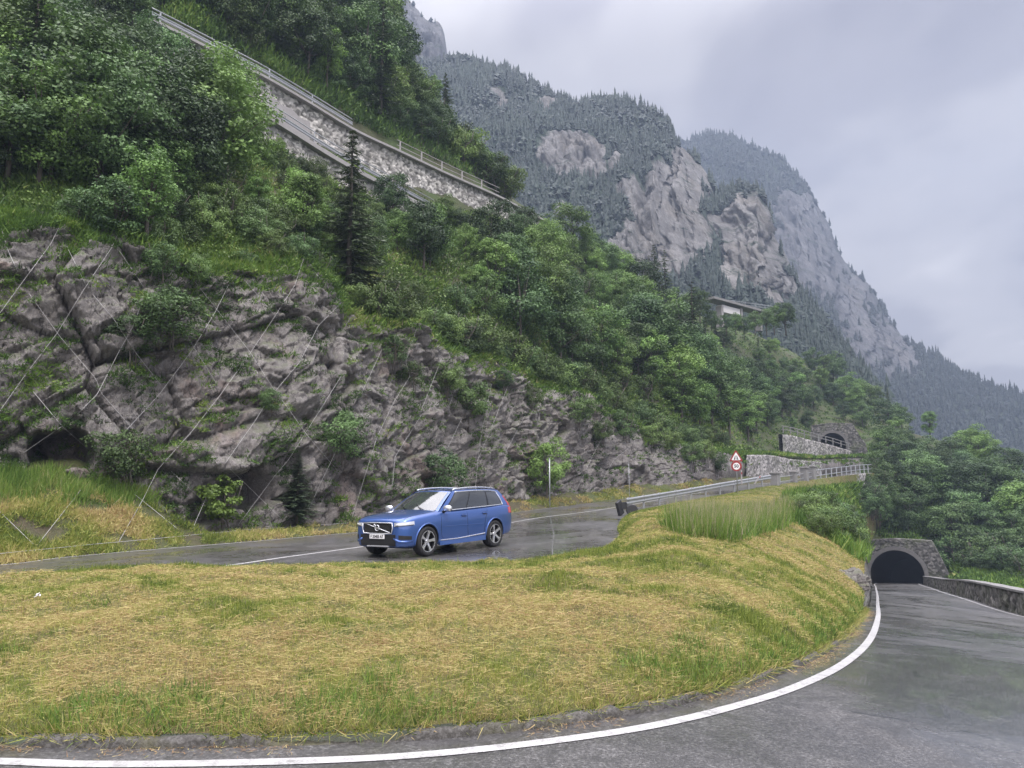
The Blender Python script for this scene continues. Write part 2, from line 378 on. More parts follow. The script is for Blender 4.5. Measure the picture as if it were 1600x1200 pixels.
# ------------------------------------------------------------------ kerb
def make_kerb():
    a,b=ridx(4.3),ridx(20.6); n=1400; p=spline(CI[a:b],n); d=np.gradient(p,axis=0); d/=np.linalg.norm(d,axis=1)[:,None]
    nr=np.stack([d[:,1],-d[:,0],0*d[:,0]],1)    # away from the road
    q=CO[(a+b)//2]-CI[(a+b)//2]; m=(n//2)
    if np.dot(nr[m],q)>0: nr=-nr
    prof=[(-0.01,-0.03),(0.0,0.035),(0.012,0.055),(0.04,0.060),(0.075,0.058),(0.10,0.045),(0.13,-0.05)]
    V=np.stack([p+nr*o+np.array((0,0,h)) for o,h in prof],1).reshape(-1,3)
    w=fbm(V*np.array((1.3,1.3,1.3)),3,2)*0.035+pnoise(V*7,9)*0.016+pnoise(V*19,5)*0.012; up=np.zeros_like(V); 
    dist=np.repeat(np.arange(n)*np.linalg.norm(np.diff(p,axis=0),axis=1).mean(),len(prof))
    gap=np.exp(-(((dist%0.9+0.08*np.sin(dist*3))-0.45)/0.02)**2)*0.04
    brk=sstep(0.12,0.3,pnoise(np.stack([dist*0.8,dist*0,dist*0],1),4))*0.06
    hi=np.tile(np.array([0,1,1,1,1,1,0.0]),n)
    V[:,2]+=(w*0.5-gap-brk)*hi
    V+=np.repeat(nr,len(prof),axis=0)*(w*0.6)[:,None]
    t=NT('kerb_stone'); v=t.coord(); a1=t.noise(v,3,6,0.7); b1=t.noise(v,30,4,0.7)
    c=t.mix(a1,(0.030,0.028,0.025),(0.165,0.155,0.145)); c=t.mix(t.ramp(b1,[(0.42,0),(0.56,0.85)]),c,(0.035,0.032,0.027))
    c=t.mix(t.ramp(t.noise(v,1.2,4,0.6),[(0.5,0),(0.62,0.6)]),c,(0.09,0.085,0.04))
    o=mesh_np('kerb',V,grid_faces(n,len(prof)),t.done(t.pbsdf(c,0.75,normal=t.bump(b1,0.8,0.02)))); tag(o,kind='structure')
make_kerb()
# ------------------------------------------------------------------ grass island and the bank between the two roads
pairs=[(Wd(-12.9,11,-1.75),Wd(-12.9,11.2,-1.75)),(RI[18],RI[20]),(RI[17],RI[21]),(RI[16],RI[22]),(RI[15],RI[23]),(RI[14],P(500,893.3,17)),(RI[13],RI[24]),(RI[12],RI[25]),(RI[11],RI[26]),
 (RI[10],RI[27]),(RI[9],RI[28]),(RI[8],RI[29]),(RI[7],RI[30]),(RI[6],RI[31]),(RI[5],RI[32]),(RI[4],RI[33]),(RI[3],RI[34]),(RI[2],RI[35]),(P(1364,912,96),RI[36]),(Wd(54,108,-11),Wd(52,104,2.8))]
BK_B=[0.05,0.25,0.40,0.42,0.42,0.42,0.42,0.42,0.42,0.45,0.5,0.6,0.75,0.95,1.1,1.0,0.9,0.6,0.3,0.2]
BK_W=[0,0,0,0,0,0,0,0,0,0,0,0,0,0,0.1,1.0,2.0,2.9,3.9,4.2]
def make_island():
    a=np.array([x for x,y in pairs]); b=np.array([y for x,y in pairs]); t=np.arange(len(pairs)); nu,nv=560,90
    q=np.linspace(0,len(pairs)-1,nu); A=cr(t,a,q); B=cr(t,b,q); bl=cr(t,np.array(BK_B),q); hw=np.maximum(cr(t,np.array(BK_W,float),q),0)
    v=np.linspace(0,1,nv); V=A[:,None]*(1-v)[None,:,None]+B[:,None]*v[None,:,None]
    inset=np.minimum((0.10+0.22*hw)/np.maximum(np.linalg.norm(B-A,axis=1),0.3),0.4)
    vv=inset[:,None]+(1-inset[:,None])*v[None,:]
    V=A[:,None]*(1-vv)[...,None]+B[:,None]*vv[...,None]
    V[...,2]+=bl[:,None]*np.sin(np.pi*v[None,:]**0.85)**0.75+(0.06*(1-v))[None,:]+hw[:,None]*((1-v)**1.6)[None,:]
    P3=V.reshape(-1,3); e=np.minimum(v,1-v)[None,:]*np.ones((nu,1)); e=np.clip(e*6,0,1).ravel()
    P3[:,2]+=(fbm(P3*0.45,3,4)*0.22+fbm(P3*2.2,3,8)*0.07)*e
    o=mesh_np('grass_island',P3,grid_faces(nu,nv),M_MEADOW,smooth=True); tag(o,kind='structure'); return o,P3.reshape(nu,nv,3),A,hw,q
island,ISL,ISL_A,ISL_HW,ISL_Q=make_island(); BV_ISL=bvh_of(island)
# ------------------------------------------------------------------ cliff and hillside above the upper road
COLX=[-900,-500,-300,-100,0,130,230,300,400,480,560,630,700,800,900,1000,1080,1175,1280,1350,1440]
BASE=[(930,9.5),(845,17),(795,21),(755,23.2),(746,24.2),(742,25.4),(785,26.6),(828,27.6),(832,29.6),(826,32),(818,34.6),(812,37.6),(803,41.6),(783,48.5),(770,55.5),(760,63),(752,68),(746,80.5),(743,96),(738,112),(735,135)]
TOP=[(400,11.5),(330,20),(262,24),(285,25.2),(300,26),(318,27.6),(350,29.6),(392,31.4),(392,33.6),(388,35.6),(462,38.6),(492,41.5),(520,45.6),(560,52.5),(602,59.5),(660,67),(690,71.5),(709,82),(714,97.5),(712,113),(715,136)]
CB=np.array([P(x,y,d) for x,(y,d) in zip(COLX,BASE)]); CT=np.array([P(x,y,d) for x,(y,d) in zip(COLX,TOP)])
CAVES=[((97,706),1.0,0.72,2.6),((408,762),0.85,0.9,2.4)]
def make_rock():
    nu,nv=1700,190; q=np.interp(np.linspace(0,1,nu),[0,0.16,0.80,1],[-900,-300,1000,1440])
    B=cr(COLX,CB,q); T=cr(COLX,CT,q); v=np.linspace(-0.12,1.10,nv)
    V=B[:,None]*(1-v)[None,:,None]+T[:,None]*v[None,:,None]
    # top rolls back into the slope, foot sinks into the verge
    tg=np.gradient(B,axis=0); tg[:,2]=0; tg/=np.linalg.norm(tg,axis=1)[:,None]; nrm=np.stack([tg[:,1],-tg[:,0],0*tg[:,0]],1)   # towards the road
    H=(T-B)[:,2]
    roll=np.clip((v-0.86)/0.24,0,1)**2
    V-=nrm[:,None]*(roll[None,:,None]*3.0); V[...,2]-=roll[None,:]*1.0
    bul=np.sin(np.pi*np.clip(v,0,1))
    V+=nrm[:,None]*(bul*0.5)[None,:,None]
    P3=V.reshape(-1,3).copy(); N3=np.repeat(nrm,nv,axis=0)
    amp=np.clip(np.repeat(H,nv)/9.0,0.35,1)
    th=0.62; R=np.array([[math.cos(th),0,math.sin(th)],[0,1,0],[-math.sin(th),0,math.cos(th)]])   # strata dip to the lower right
    Q=P3@R.T
    d=fbm(P3*0.16,2,1)*0.5
    f1,e1=facets(Q*np.array((0.22,0.25,0.40)),2); f2,e2=facets(Q*np.array((0.55,0.6,1.05)),6); f3,e3=facets(Q*np.array((1.5,1.6,2.9)),9)
    f0,e0=facets(Q*np.array((0.13,0.15,0.20)),14); d+=np.clip(f0,-0.45,0.45)*0.75+f1*0.62+f2*0.40+f3*0.17+facets(Q*np.array((3.6,3.8,6.5)),19)[0]*0.055-np.exp(-e0/0.018)*0.50-np.exp(-e1/0.022)*0.30-np.exp(-e2/0.03)*0.12
    d+=fbm(P3*3.1,3,5)*0.05
    # stepped ledges along the strata
    lay=Q[:,2]*0.75+fbm(P3*0.3,2,7)*1.2; d+=((lay-np.floor(lay))**2.2-0.3)*0.16
    d=np.clip(d,-2.2,1.5)*amp*np.repeat(1-0.97*sstep(1090,1165,q),nv); P3-=N3*np.repeat(0.55*sstep(1120,1175,q),nv)[:,None]
    BULGE=P3.copy()
    P3=P3+N3*d[:,None]; P3[:,2]+=d*0.12
    for (cx,cy),rw,rh,dep in CAVES:
        if dep==0: continue
        k=np.interp(cx,COLX,np.arange(len(COLX))); bb=cr(COLX,CB,np.array([cx]))[0]; tt=cr(COLX,CT,np.array([cx]))[0]
        w=RAY(cx,cy); dd=bb[1]+(tt[1]-bb[1])*0.1; c=w*(dd/w[1])
        i=np.argmin(np.abs(q-cx)); tv=tg[i]; rel=BULGE-c
        a=(rel@tv)/rw; h=(rel[:,2]-0.10*np.sin(a*5))/rh
        m=np.clip(1-(np.abs(a)**2.6+np.abs(h)**2.6),0,1); P3-=N3*(dep*sstep(0.0,0.35,m))[:,None]
    o=mesh_np('rock_face',P3,grid_faces(nu,nv),M_ROCK); tag(o,kind='structure'); return o
rock=make_rock(); BV_ROCK=bvh_of(rock)
# verge: from the road edge to the foot of the cliff
def make_verge():
    a,b=ridx(19.3),ridx(37.4); n=420; A=spline(CO[a:b],n)
    # matching foot points: nearest along the foot curve
    qq=np.linspace(-900,1440,1500); FT=cr(COLX,CB,qq); nv=26; V=[]
    j=0; prev=0
    ang=np.arctan2(FT[:,0],np.maximum(FT[:,1],-5))
    for p in A:
        d=np.linalg.norm(FT[:,:2]-p[:2],axis=1); k=int(np.argmin(d)); k=max(prev,k); prev=k; f=FT[k]
        for s in np.linspace(0,1.18,nv):
            g=p*(1-s)+f*s; h=s**1.15
            V.append((g[0],g[1],p[2]+(f[2]-p[2])*h+0.02*(1-s)+0.12*math.sin(math.pi*min(s,1))))
    V=np.array(V); e=np.clip(np.tile(np.linspace(0,1.18,nv),n)*4,0,1)
    V[:,2]+=(fbm(V*0.9,3,3)*0.22+fbm(V*3,2,4)*0.06)*e-0.03*(1-e)
    o=mesh_np('verge',V,grid_faces(n,nv),M_SOIL,smooth=True); tag(o,kind='structure'); return o
verge=make_verge(); BV_VERGE=bvh_of(verge)
HX=[-900,-500,-300,-100,0,130,270,400,480,560,630,700,780,850,920,1000,1080,1175,1280,1350,1420]
HR=[ # photo height and distance of the ground above the cliff, going up each column
 [(200,18),(-100,26),(-500,36),(-900,46)],[(250,26),(0,36),(-300,46),(-600,58)],[(210,30),(60,40),(-200,52),(-450,66)],[(225,32),(70,43),(-160,54),(-400,72)],
 [(235,33),(80,45),(-110,56),(-360,74)],[(240,35),(110,48),(-60,58),(-300,76)],[(270,38.5),(140,50),(-20,58),(-240,78)],[(322,40),(243,51.2),(60,63),(-140,82)],
 [(345,42),(290,54),(110,66),(-80,84)],[(388,45.5),(325,58),(160,70),(20,88)],[(410,49.5),(330,64),(205,74),(90,92)],[(440,53),(352,68),(255,78),(195,95)],
 [(470,59),(372,75),(310,84),(300,100)],[(480,66),(398,84),(350,93),(360,112)],[(515,73),(440,94),(410,106),(425,130)],[(560,81),(490,106),(462,125),(480,150)],
 [(595,86),(530,115),(490,140),(510,170)],[(690,108),(600,135),(525,158),(540,190)],[(711,128),(640,158),(575,180),(595,215)],[(711,135),(655,160),(618,185),(640,220)],[(700,142),(680,165),(660,195),(680,230)]]
def make_hill():
    T0=cr(COLX,CT,np.array(HX,float)); tg=np.gradient(T0,axis=0); tg[:,2]=0; tg/=np.linalg.norm(tg,axis=1)[:,None]; inw=np.stack([-tg[:,1],tg[:,0],0*tg[:,0]],1); sk=np.array([[1.0 if x<1100 else 0.12] for x in HX])
    rows=[T0+inw*2.6*sk-np.array((0,0,3.4))*sk, T0+inw*1.25*sk-np.array((0,0,0.95))*sk]+[np.array([P(x,*r[k]) for x,r in zip(HX,HR)]) for k in range(4)]
    R=np.array(rows)                                    # 5 x ncol x 3
    nu,nv=460,150; q=np.linspace(-900,1420,nu); G=np.array([cr(HX,R[k],q) for k in range(6)])
    v=np.concatenate([np.linspace(0,1,14)[:-1],np.linspace(1,5,nv-13)]); V=np.stack([np.where((v<1)[:,None],G[0,i]*(1-v)[:,None]+G[1,i]*v[:,None],cr(np.arange(5),G[1:,i,:],np.maximum(v-1,0))) for i in range(nu)],0)
    P3=V.reshape(-1,3); fade=np.clip(np.tile(v-0.8,nu)*1.5,0.15,1)
    P3[:,2]+=(fbm(P3*0.09,3,6)*1.3+fbm(P3*0.4,3,7)*0.45)*fade
    o=mesh_np('hillside',P3,grid_faces(nu,nv),M_HILL,smooth=True); tag(o,kind='structure'); return o
hill=make_hill(); BV_HILL=bvh_of(hill)
# slope to the right: over the lower tunnel and beyond the parapet
RX=[1335,1362,1400,1440,1466,1530,1600,1700,1850,2100]
RR=[[(780,92),(772,98),(765,105),(752,112),(720,125),(700,150),(720,190)],[(852,96.3),(820,99),(785,104),(758,112),(715,128),(680,150),(700,190)],[(851,96.3),(835,99),(795,105),(758,114),(712,130),(672,150),(690,190)],
 [(851,96.3),(838,99),(800,105),(760,115),(715,130),(682,150),(700,190)],[(909,95.6),(870,99),(808,105),(765,115),(720,130),(690,150),(705,190)],[(921,61),(903,80),(868,95),(795,105),(745,120),(705,140),(715,190)],
 [(946,38),(912,68),(886,85),(825,96),(775,110),(742,130),(755,190)],[(985,26),(926,58),(902,78),(852,90),(802,105),(785,130),(795,190)],[(1040,18.5),(955,45),(925,68),(882,85),(842,100),(830,125),(840,190)],[(1140,12),(1000,34),(960,55),(925,75),(895,95),(885,125),(895,190)]]
def make_right():
    R=np.array([[P(x,y,d) for y,d in r] for x,r in zip(RX,RR)]); nu,nv=260,140; q=np.linspace(RX[0],RX[-1],nu)
    G=np.array([cr(RX,R[:,k],q) for k in range(7)]); v=np.linspace(0,6,nv)
    V=np.stack([cr(np.arange(7),G[:,i,:],v) for i in range(nu)],0); P3=V.reshape(-1,3)
    P3[:,2]+=(fbm(P3*0.12,3,2)*0.8+fbm(P3*0.5,2,5)*0.3)*np.clip(np.tile(v,nu)*1.2,0,1)-0.05
    o=mesh_np('slope',P3,grid_faces(nu,nv),M_HILL,smooth=True); tag(o,kind='structure'); return o
slope=make_right(); BV_SLOPE=bvh_of(slope)
# valley ground far below, one sheet to the horizon
def make_ground():
    n=80; g=np.linspace(-1,1,n); g=np.sign(g)*np.abs(g)**2*2600; X,Y=np.meshgrid(g,g,indexing='ij'); V=np.stack([X,Y+300,0*X],-1).reshape(-1,3)
    V[:,2]=-60+fbm(V*0.004,3,2)*12
    o=mesh_np('ground',V,grid_faces(n,n),ground_material('valley_ground',(0.09,0.09,0.045),(0.06,0.09,0.03),0.02),smooth=True); tag(o,kind='structure')
make_ground()
# ------------------------------------------------------------------ mountains
def mountain_material(name, rockc, green, sc):
    t=NT(name); v=t.coord(); st=t.coord(scale=(1,0.12,0.26),rot=(0,0.12,0)); rk=t.attr('rock')
    a=t.noise(st,0.11*sc,9,0.68,0.5); b=t.noise(v,0.03*sc,6,0.6); f=t.noise(v,0.5*sc,5,0.7)
    ho=t.noise(t.coord(scale=(0.6,0.15,0.9),rot=(0.05,-0.5,0)),0.10*sc,7,0.65,0.7)
    rc=t.ramp(a,[(0.32,tuple(x*0.42 for x in rockc)),(0.5,rockc),(0.70,tuple(min(1,x*1.5) for x in rockc))])
    rc=t.mix(t.ramp(ho,[(0.45,0),(0.62,0.55)]),rc,tuple(x*0.5 for x in rockc))
    rc=t.mix(t.ramp(b,[(0.50,0),(0.66,0.35)]),rc,(rockc[0]*1.1,rockc[1]*0.98,rockc[2]*0.78))
    fi=t.noise(t.coord(scale=(1,0.25,0.55)),0.42*sc,8,0.8,0.4); rc=t.mix(t.ramp(fi,[(0.38,0.6),(0.52,0)]),rc,tuple(x*0.3 for x in rockc)); rc=t.mix(t.ramp(fi,[(0.56,0),(0.68,0.5)]),rc,tuple(x*1.9 for x in rockc))
    led=t.noise(t.coord(scale=(0.25,0.1,1.3),rot=(0,-0.12,0)),0.22*sc,6,0.75,0.5); rc=t.mix(t.ramp(led,[(0.56,0),(0.63,0.9)]),rc,tuple(x*1.1 for x in green))
    gc=t.mix(f,tuple(x*0.6 for x in green),tuple(x*1.5 for x in green))
    edge=t.math('ADD',rk,t.math('MULTIPLY',t.math('SUBTRACT',t.noise(v,0.09*sc,7,0.75),0.5),1.1))
    c=t.mix(t.ramp(edge,[(0.42,0),(0.56,1)]),gc,rc)
    h=t.math('ADD',a,t.math('MULTIPLY',f,0.4))
    return t.done(t.pbsdf(c,0.9,normal=t.bump(h,1.0,3.0/sc)))
def ell(px,py,els):
    m=np.zeros_like(px)
    for cx,cy,rx,ry,s in els: m=np.maximum(m,s*np.clip(1.35-np.sqrt(((px-cx)/rx)**2+((py-cy)/ry)**2),0,1)*1.4)
    return np.clip(m,0,1)
def make_mountain(ridge, base, mat, els, nu=360, nv=170, amp=8.0, wl=55.0, prof=1.0, cliff=4.0, seed=1, back=120.0):
    """ridge: (px,py,d) skyline, base: (px,py,d) foot; the far side falls away behind the skyline"""
    r=np.array([P(*a) for a in ridge]); rx=np.array([a[0] for a in ridge],float); b=np.array([P(*a) for a in base]); bx=np.array([a[0] for a in base],float)
    q=np.linspace(rx[0],rx[-1],nu); Rg=cr(rx,r,q); Bs=cr(bx,b,q); v=np.linspace(0,1,nv); 
    vh=v; vz=np.where(v<0.97,1,1)*(v**prof)
    V=Rg[:,None]*(1-vh)[None,:,None]+Bs[:,None]*vh[None,:,None]; V[...,2]=Rg[:,None,2]+(Bs[:,None,2]-Rg[:,None,2])*vz[None,:]
    P3=V.reshape(-1,3)
    vx=np.tile(v,nu); e=np.clip(vx*9,0,1)
    # where each point stands in the picture only seeds the rock outcrops' places on the mountain
    c=P3; dy=c[:,1]*math.cos(TH)+c[:,2]*math.sin(TH); px=800+F*c[:,0]/dy; py=600-F*(c[:,2]*math.cos(TH)-c[:,1]*math.sin(TH))/dy
    rk=ell(px+fbm(P3/30,3,3)*26,py+fbm(P3/25,3,8)*22,els)
    tg=np.gradient(Rg,axis=0); tg[:,2]=0; tg/=np.linalg.norm(tg,axis=1)[:,None]; nrm=np.stack([tg[:,1],-tg[:,0],0*tg[:,0]+0.25],1); N3=np.repeat(nrm,nv,axis=0)
    d=fbm(P3/wl,4,seed)*amp*1.3
    sl=np.repeat(np.concatenate([[0],np.cumsum(np.linalg.norm(np.diff(Rg,axis=0),axis=1))]),nv); st=np.stack([sl/(wl*0.26)+fbm(P3/40,2,5)*0.8,0*sl,P3[:,2]/(wl*1.3)],1); rg=1-np.abs(fbm(st,4,seed+3))*2.2
    d+=rk*cliff*(rg-0.3)*1.5
    d+=rk*(fbm(np.stack([sl/5+fbm(P3/15,2,8),P3[:,1]/30,P3[:,2]/14],1),4,seed+2)*2.4+facets(np.stack([sl/5,P3[:,1]/25,P3[:,2]/11],1),seed+6)[0]*2.2-np.clip(0.25-np.abs(pnoise(np.stack([sl/7+fbm(P3/20,2,4)*0.5,0*sl,P3[:,2]/70],1),seed+8)),0,1)*9.0+((P3[:,2]/11+fbm(P3/35,2,seed)*1.5)%1.0)*2.0); fc,ed=facets(np.stack([sl/15,0*sl,P3[:,2]/30],1),seed); d+=rk*(fc*3.2-np.exp(-ed/0.05)*2.0)
    P3=P3+N3*(d*e)[:,None]; P3[:,2]+=rk*0
    # jagged skyline
    jag=fbm(np.stack([q/14,q*0,q*0],1),4,seed+5)*amp*0.35; P3=P3.reshape(nu,nv,3); P3[...,2]+=jag[:,None]*np.clip(1-v*6,0,1)[None,:]
    bk=P3[:,:1,:]*(1+back/np.linalg.norm(P3[:,:1,:2],axis=2,keepdims=True)); bk[...,2]=P3[:,:1,2]-back*0.7
    Q=np.concatenate([bk,P3],1); rkk=np.concatenate([np.zeros((nu,1)),rk.reshape(nu,nv)],1)
    o=mesh_np('mountain',Q.reshape(-1,3),grid_faces(nu,nv+1),mat,smooth=False,attrs={'rock':('POINT',rkk.ravel())}); tag(o,kind='structure')
    return o,P3,rk.reshape(nu,nv),px.reshape(nu,nv),py.reshape(nu,nv)
M_MTN=mountain_material('mountain_rock',(0.175,0.168,0.160),(0.018,0.034,0.018),1.0)
M_MTF=mountain_material('far_mountain_rock',(0.12,0.118,0.12),(0.028,0.042,0.022),0.6)
MT_A=make_mountain([(380,-420,640),(480,-230,640),(560,-100,640),(610,-42,640),(638,0,640),(652,14,640),(668,34,640),(688,38,640),(694,52,640),(700,92,640),(716,140,640),(745,200,640),(800,270,640)],
  [(380,500,420),(560,500,420),(700,480,420),(800,450,420)],M_MTF,[(668,70,60,110,1.0),(600,40,80,160,1.0)],nu=200,nv=120,amp=9,wl=50,cliff=6,seed=4)
MT_B=make_mountain([(560,150,470),(620,112,470),(660,100,470),(700,92,465),(740,98,460),(770,106,455),(800,113,450),(830,132,445),(860,148,440),(905,160,435),(960,160,430),(1010,170,424),(1043,190,418),(1056,218,412),(1082,244,405),(1103,270,398),(1124,310,392),(1138,305,388),(1152,288,384),(1172,296,380),(1198,316,375),(1207,356,370),(1228,398,362),(1245,442,352),(1290,505,330),(1340,570,305),(1400,650,280)],
  [(560,470,250),(700,470,250),(850,470,255),(1000,520,255),(1120,560,250),(1250,610,240),(1400,720,230)],M_MTN,
  [(888,240,52,34,1.0),(925,262,26,22,.8),(857,166,20,11,.9),(1050,345,64,98,1.0),(1020,390,66,60,1.0),(1170,385,52,82,1.0),(1225,450,36,36,.7),(1078,262,26,48,1.0),(1196,425,44,44,.95),(960,250,14,22,.6),(990,300,22,40,.55),(780,150,20,26,.45),(880,330,16,30,.4)],nu=420,nv=200,amp=8,wl=55,cliff=5.5,seed=1)
MT_C=make_mountain([(1020,240,900),(1060,222,900),(1090,214,900),(1122,210,900),(1160,223,900),(1190,236,895),(1215,246,890),(1235,264,885),(1252,280,880),(1268,302,870),(1282,330,860),(1296,352,850),(1308,385,840),(1330,420,825),(1365,455,800),(1385,492,780),(1410,524,760),(1450,552,735),(1500,582,705),(1560,606,675),(1600,622,655),(1700,668,610),(1900,740,560)],
  [(1020,560,520),(1200,600,520),(1300,640,510),(1400,720,480),(1500,780,440),(1600,800,420),(1900,850,400)],M_MTF,
  [(1250,335,50,50,.72),(1290,400,46,90,.68),(1235,400,45,80,.66),(1335,470,50,55,.70),(1375,535,60,50,.70),(1310,540,50,40,.6),(1405,560,40,36,.68),(1225,330,30,36,.6)],nu=380,nv=170,amp=13,wl=90,cliff=8,seed=7,back=200)
# one closing ridge low on the right, behind the wooded slope
# ------------------------------------------------------------------ foliage materials
def leaf_material(name, dark, light, rough=0.55, trans=0.22, hue=0.25):
    t=NT(name); tint=t.attr('tint'); r=t.rand()
    c=t.mix(tint,dark,light)
    c=t.mix(t.math('MULTIPLY',r,hue),c,(light[0]*1.5,light[1]*1.15,light[2]*0.9))
    g=t.n('HueSaturation'); t.val(t.math('ADD',0.50,t.math('MULTIPLY',t.math('FRACT',t.math('MULTIPLY',r,7.31)),1.15)),g.inputs['Value']); t.l(c,g.inputs['Color']); c=g.outputs['Color']
    p=t.pbsdf(c,rough,spec=0.35); tr=t.n('BsdfTranslucent'); t.l(c,tr.inputs['Color'])
    mx=t.n('MixShader'); mx.inputs[0].default_value=trans; t.l(p,mx.inputs[1]); t.l(tr.outputs[0],mx.inputs[2])
    return t.done(mx.outputs[0])
M_LEAF=leaf_material('broad_leaves',(0.020,0.048,0.016),(0.165,0.285,0.075))
M_LEAF2=leaf_material('dense_leaves',(0.014,0.034,0.016),(0.105,0.185,0.064))
M_SHRUB=leaf_material('shrub_leaves',(0.026,0.052,0.017),(0.135,0.215,0.062))
M_NEEDLE=leaf_material('needles',(0.020,0.036,0.021),(0.080,0.115,0.060),trans=0.08)
M_BRIGHT=leaf_material('young_leaves',(0.045,0.085,0.018),(0.16,0.25,0.05))
def bark_material():
    t=NT('bark'); v=t.coord(scale=(6,6,1.2)); n=t.noise(v,2.5,6,0.7); return t.done(t.pbsdf(t.mix(n,(0.035,0.028,0.022),(0.15,0.13,0.11)),0.9,normal=t.bump(n,0.8,0.03)))
M_BARK=bark_material()
def kites(c, axis, side, L, W):
    """leaf quads: centre, unit axis, unit side, length, width"""
    L=np.asarray(L)[:,None]; W=np.asarray(W)[:,None]; nrm=np.cross(axis,side)
    V=np.stack([c-axis*L*0.5, c+side*W*0.5-nrm*W*0.12, c+axis*L*0.5, c-side*W*0.5-nrm*W*0.12],1).reshape(-1,3)
    return V, np.arange(len(c)*4).reshape(-1,4)
def unit(v): return v/(np.linalg.norm(v,axis=-1,keepdims=True)+1e-9)
def leaf_frame(rng, outward, spread=0.8, droop=0.2):
    n=len(outward); nr=unit(outward*0.8+rng.normal(size=(n,3))*spread*0.6+np.array((0,0,0.45))); a=unit(np.cross(nr,rng.normal(size=(n,3)))); a[:,2]-=droop; a=unit(a)
    return a, unit(np.cross(nr,a))
def tapered(mb, pts, r0, r1, n=6):
    k=len(pts); mb.tube(pts,[r0+(r1-r0)*i/(k-1) for i in range(k)],n)
def make_broadleaf(seed, H=8.0, R=2.7, base=0.18, leaves=9000, leaf=0.17, nclump=46, mat=None, crown_name='crown', narrow=1.0, stems=1, gap=0.0):
    rng=np.random.default_rng(seed); mb=MB(); cz=H*(base+1)/2; rz=H*(1-base)/2
    u=unit(rng.normal(size=(nclump,3))); rad=rng.uniform(0.25,1.0,nclump)**0.45
    cc=u*rad[:,None]*np.array((R*0.80*narrow,R*0.80*narrow,rz*0.84)); 
    # irregular outline: lobes pushed in and out, wider below the middle
    lob=1+0.42*pnoise(u*1.7,seed); cc*=lob[:,None]; cc[:,2]+=cz; hh=(cc[:,2]-H*base)/(H*(1-base)); wid=np.interp(hh,[0,0.3,0.7,1],[0.80,1.08,0.95,0.55]); cc[:,:2]*=wid[:,None]
    cc[:,0]+=0.10*R*hh*rng.normal(); cr_=rng.uniform(0.17,0.34,nclump)*R*0.95
    per=np.maximum(12,(leaves*cr_**2/np.sum(cr_**2)).astype(int)); idx=np.repeat(np.arange(nclump),per); n=len(idx)
    dirs=unit(rng.normal(size=(n,3))+np.array((0,0,0.35))); rr=rng.uniform(0.35,1.0,n)**0.5*(1+0.35*rng.normal(size=n)*0.5)
    pos=cc[idx]+dirs*(cr_[idx]*rr)[:,None]*np.array((1.15,1.15,0.72))
    keep=pnoise(pos*0.9/R*2.7,seed+3)>-0.42+gap; pos=pos[keep]; dirs=dirs[keep]; idx=idx[keep]; n=len(pos)
    a,s=leaf_frame(rng,dirs*0.6+unit(pos-np.array((0,0,cz)))*0.4); L=leaf*rng.uniform(0.65,1.35,n)
    V,Fq=kites(pos,a,s,L,L*rng.uniform(0.5,0.75,n))
    ct=rng.uniform(0,1,nclump); tint=np.clip(0.58*ct[idx]+0.30*rng.random(n)+0.12*rng.normal(size=n)+0.08,0,1)
    for k in range(stems):
        x=rng.normal()*0.25*(stems>1); y=rng.normal()*0.25*(stems>1)
        top=np.array((x*2.2+rng.normal()*0.2,y*2.2+rng.normal()*0.2,H*0.80)); mid=np.array((x*1.4+rng.normal()*0.12,y*1.4,H*0.4))
        tapered(mb,[(x,y,-0.6),(x,y,0.0),tuple(mid*0.5),tuple(mid),tuple((mid+top)/2+rng.normal(size=3)*0.1),tuple(top)],0.022*H/stems**0.5,0.02,7)
        for j in rng.choice(nclump,min(nclump,int(16/stems)),replace=False):
            t0=rng.uniform(0.25,0.7); p0=mid*(t0/0.5) if t0<0.5 else mid+(top-mid)*((t0-0.5)/0.5); e=cc[j]; m=(p0+e)/2+np.array((0,0,-0.05*H*rng.random()))
            if e[2]>p0[2]*0.8: tapered(mb,[tuple(p0),tuple(m),tuple(e)],0.0075*H,0.012,5)
    return mb, (V,Fq,tint), mat or M_LEAF
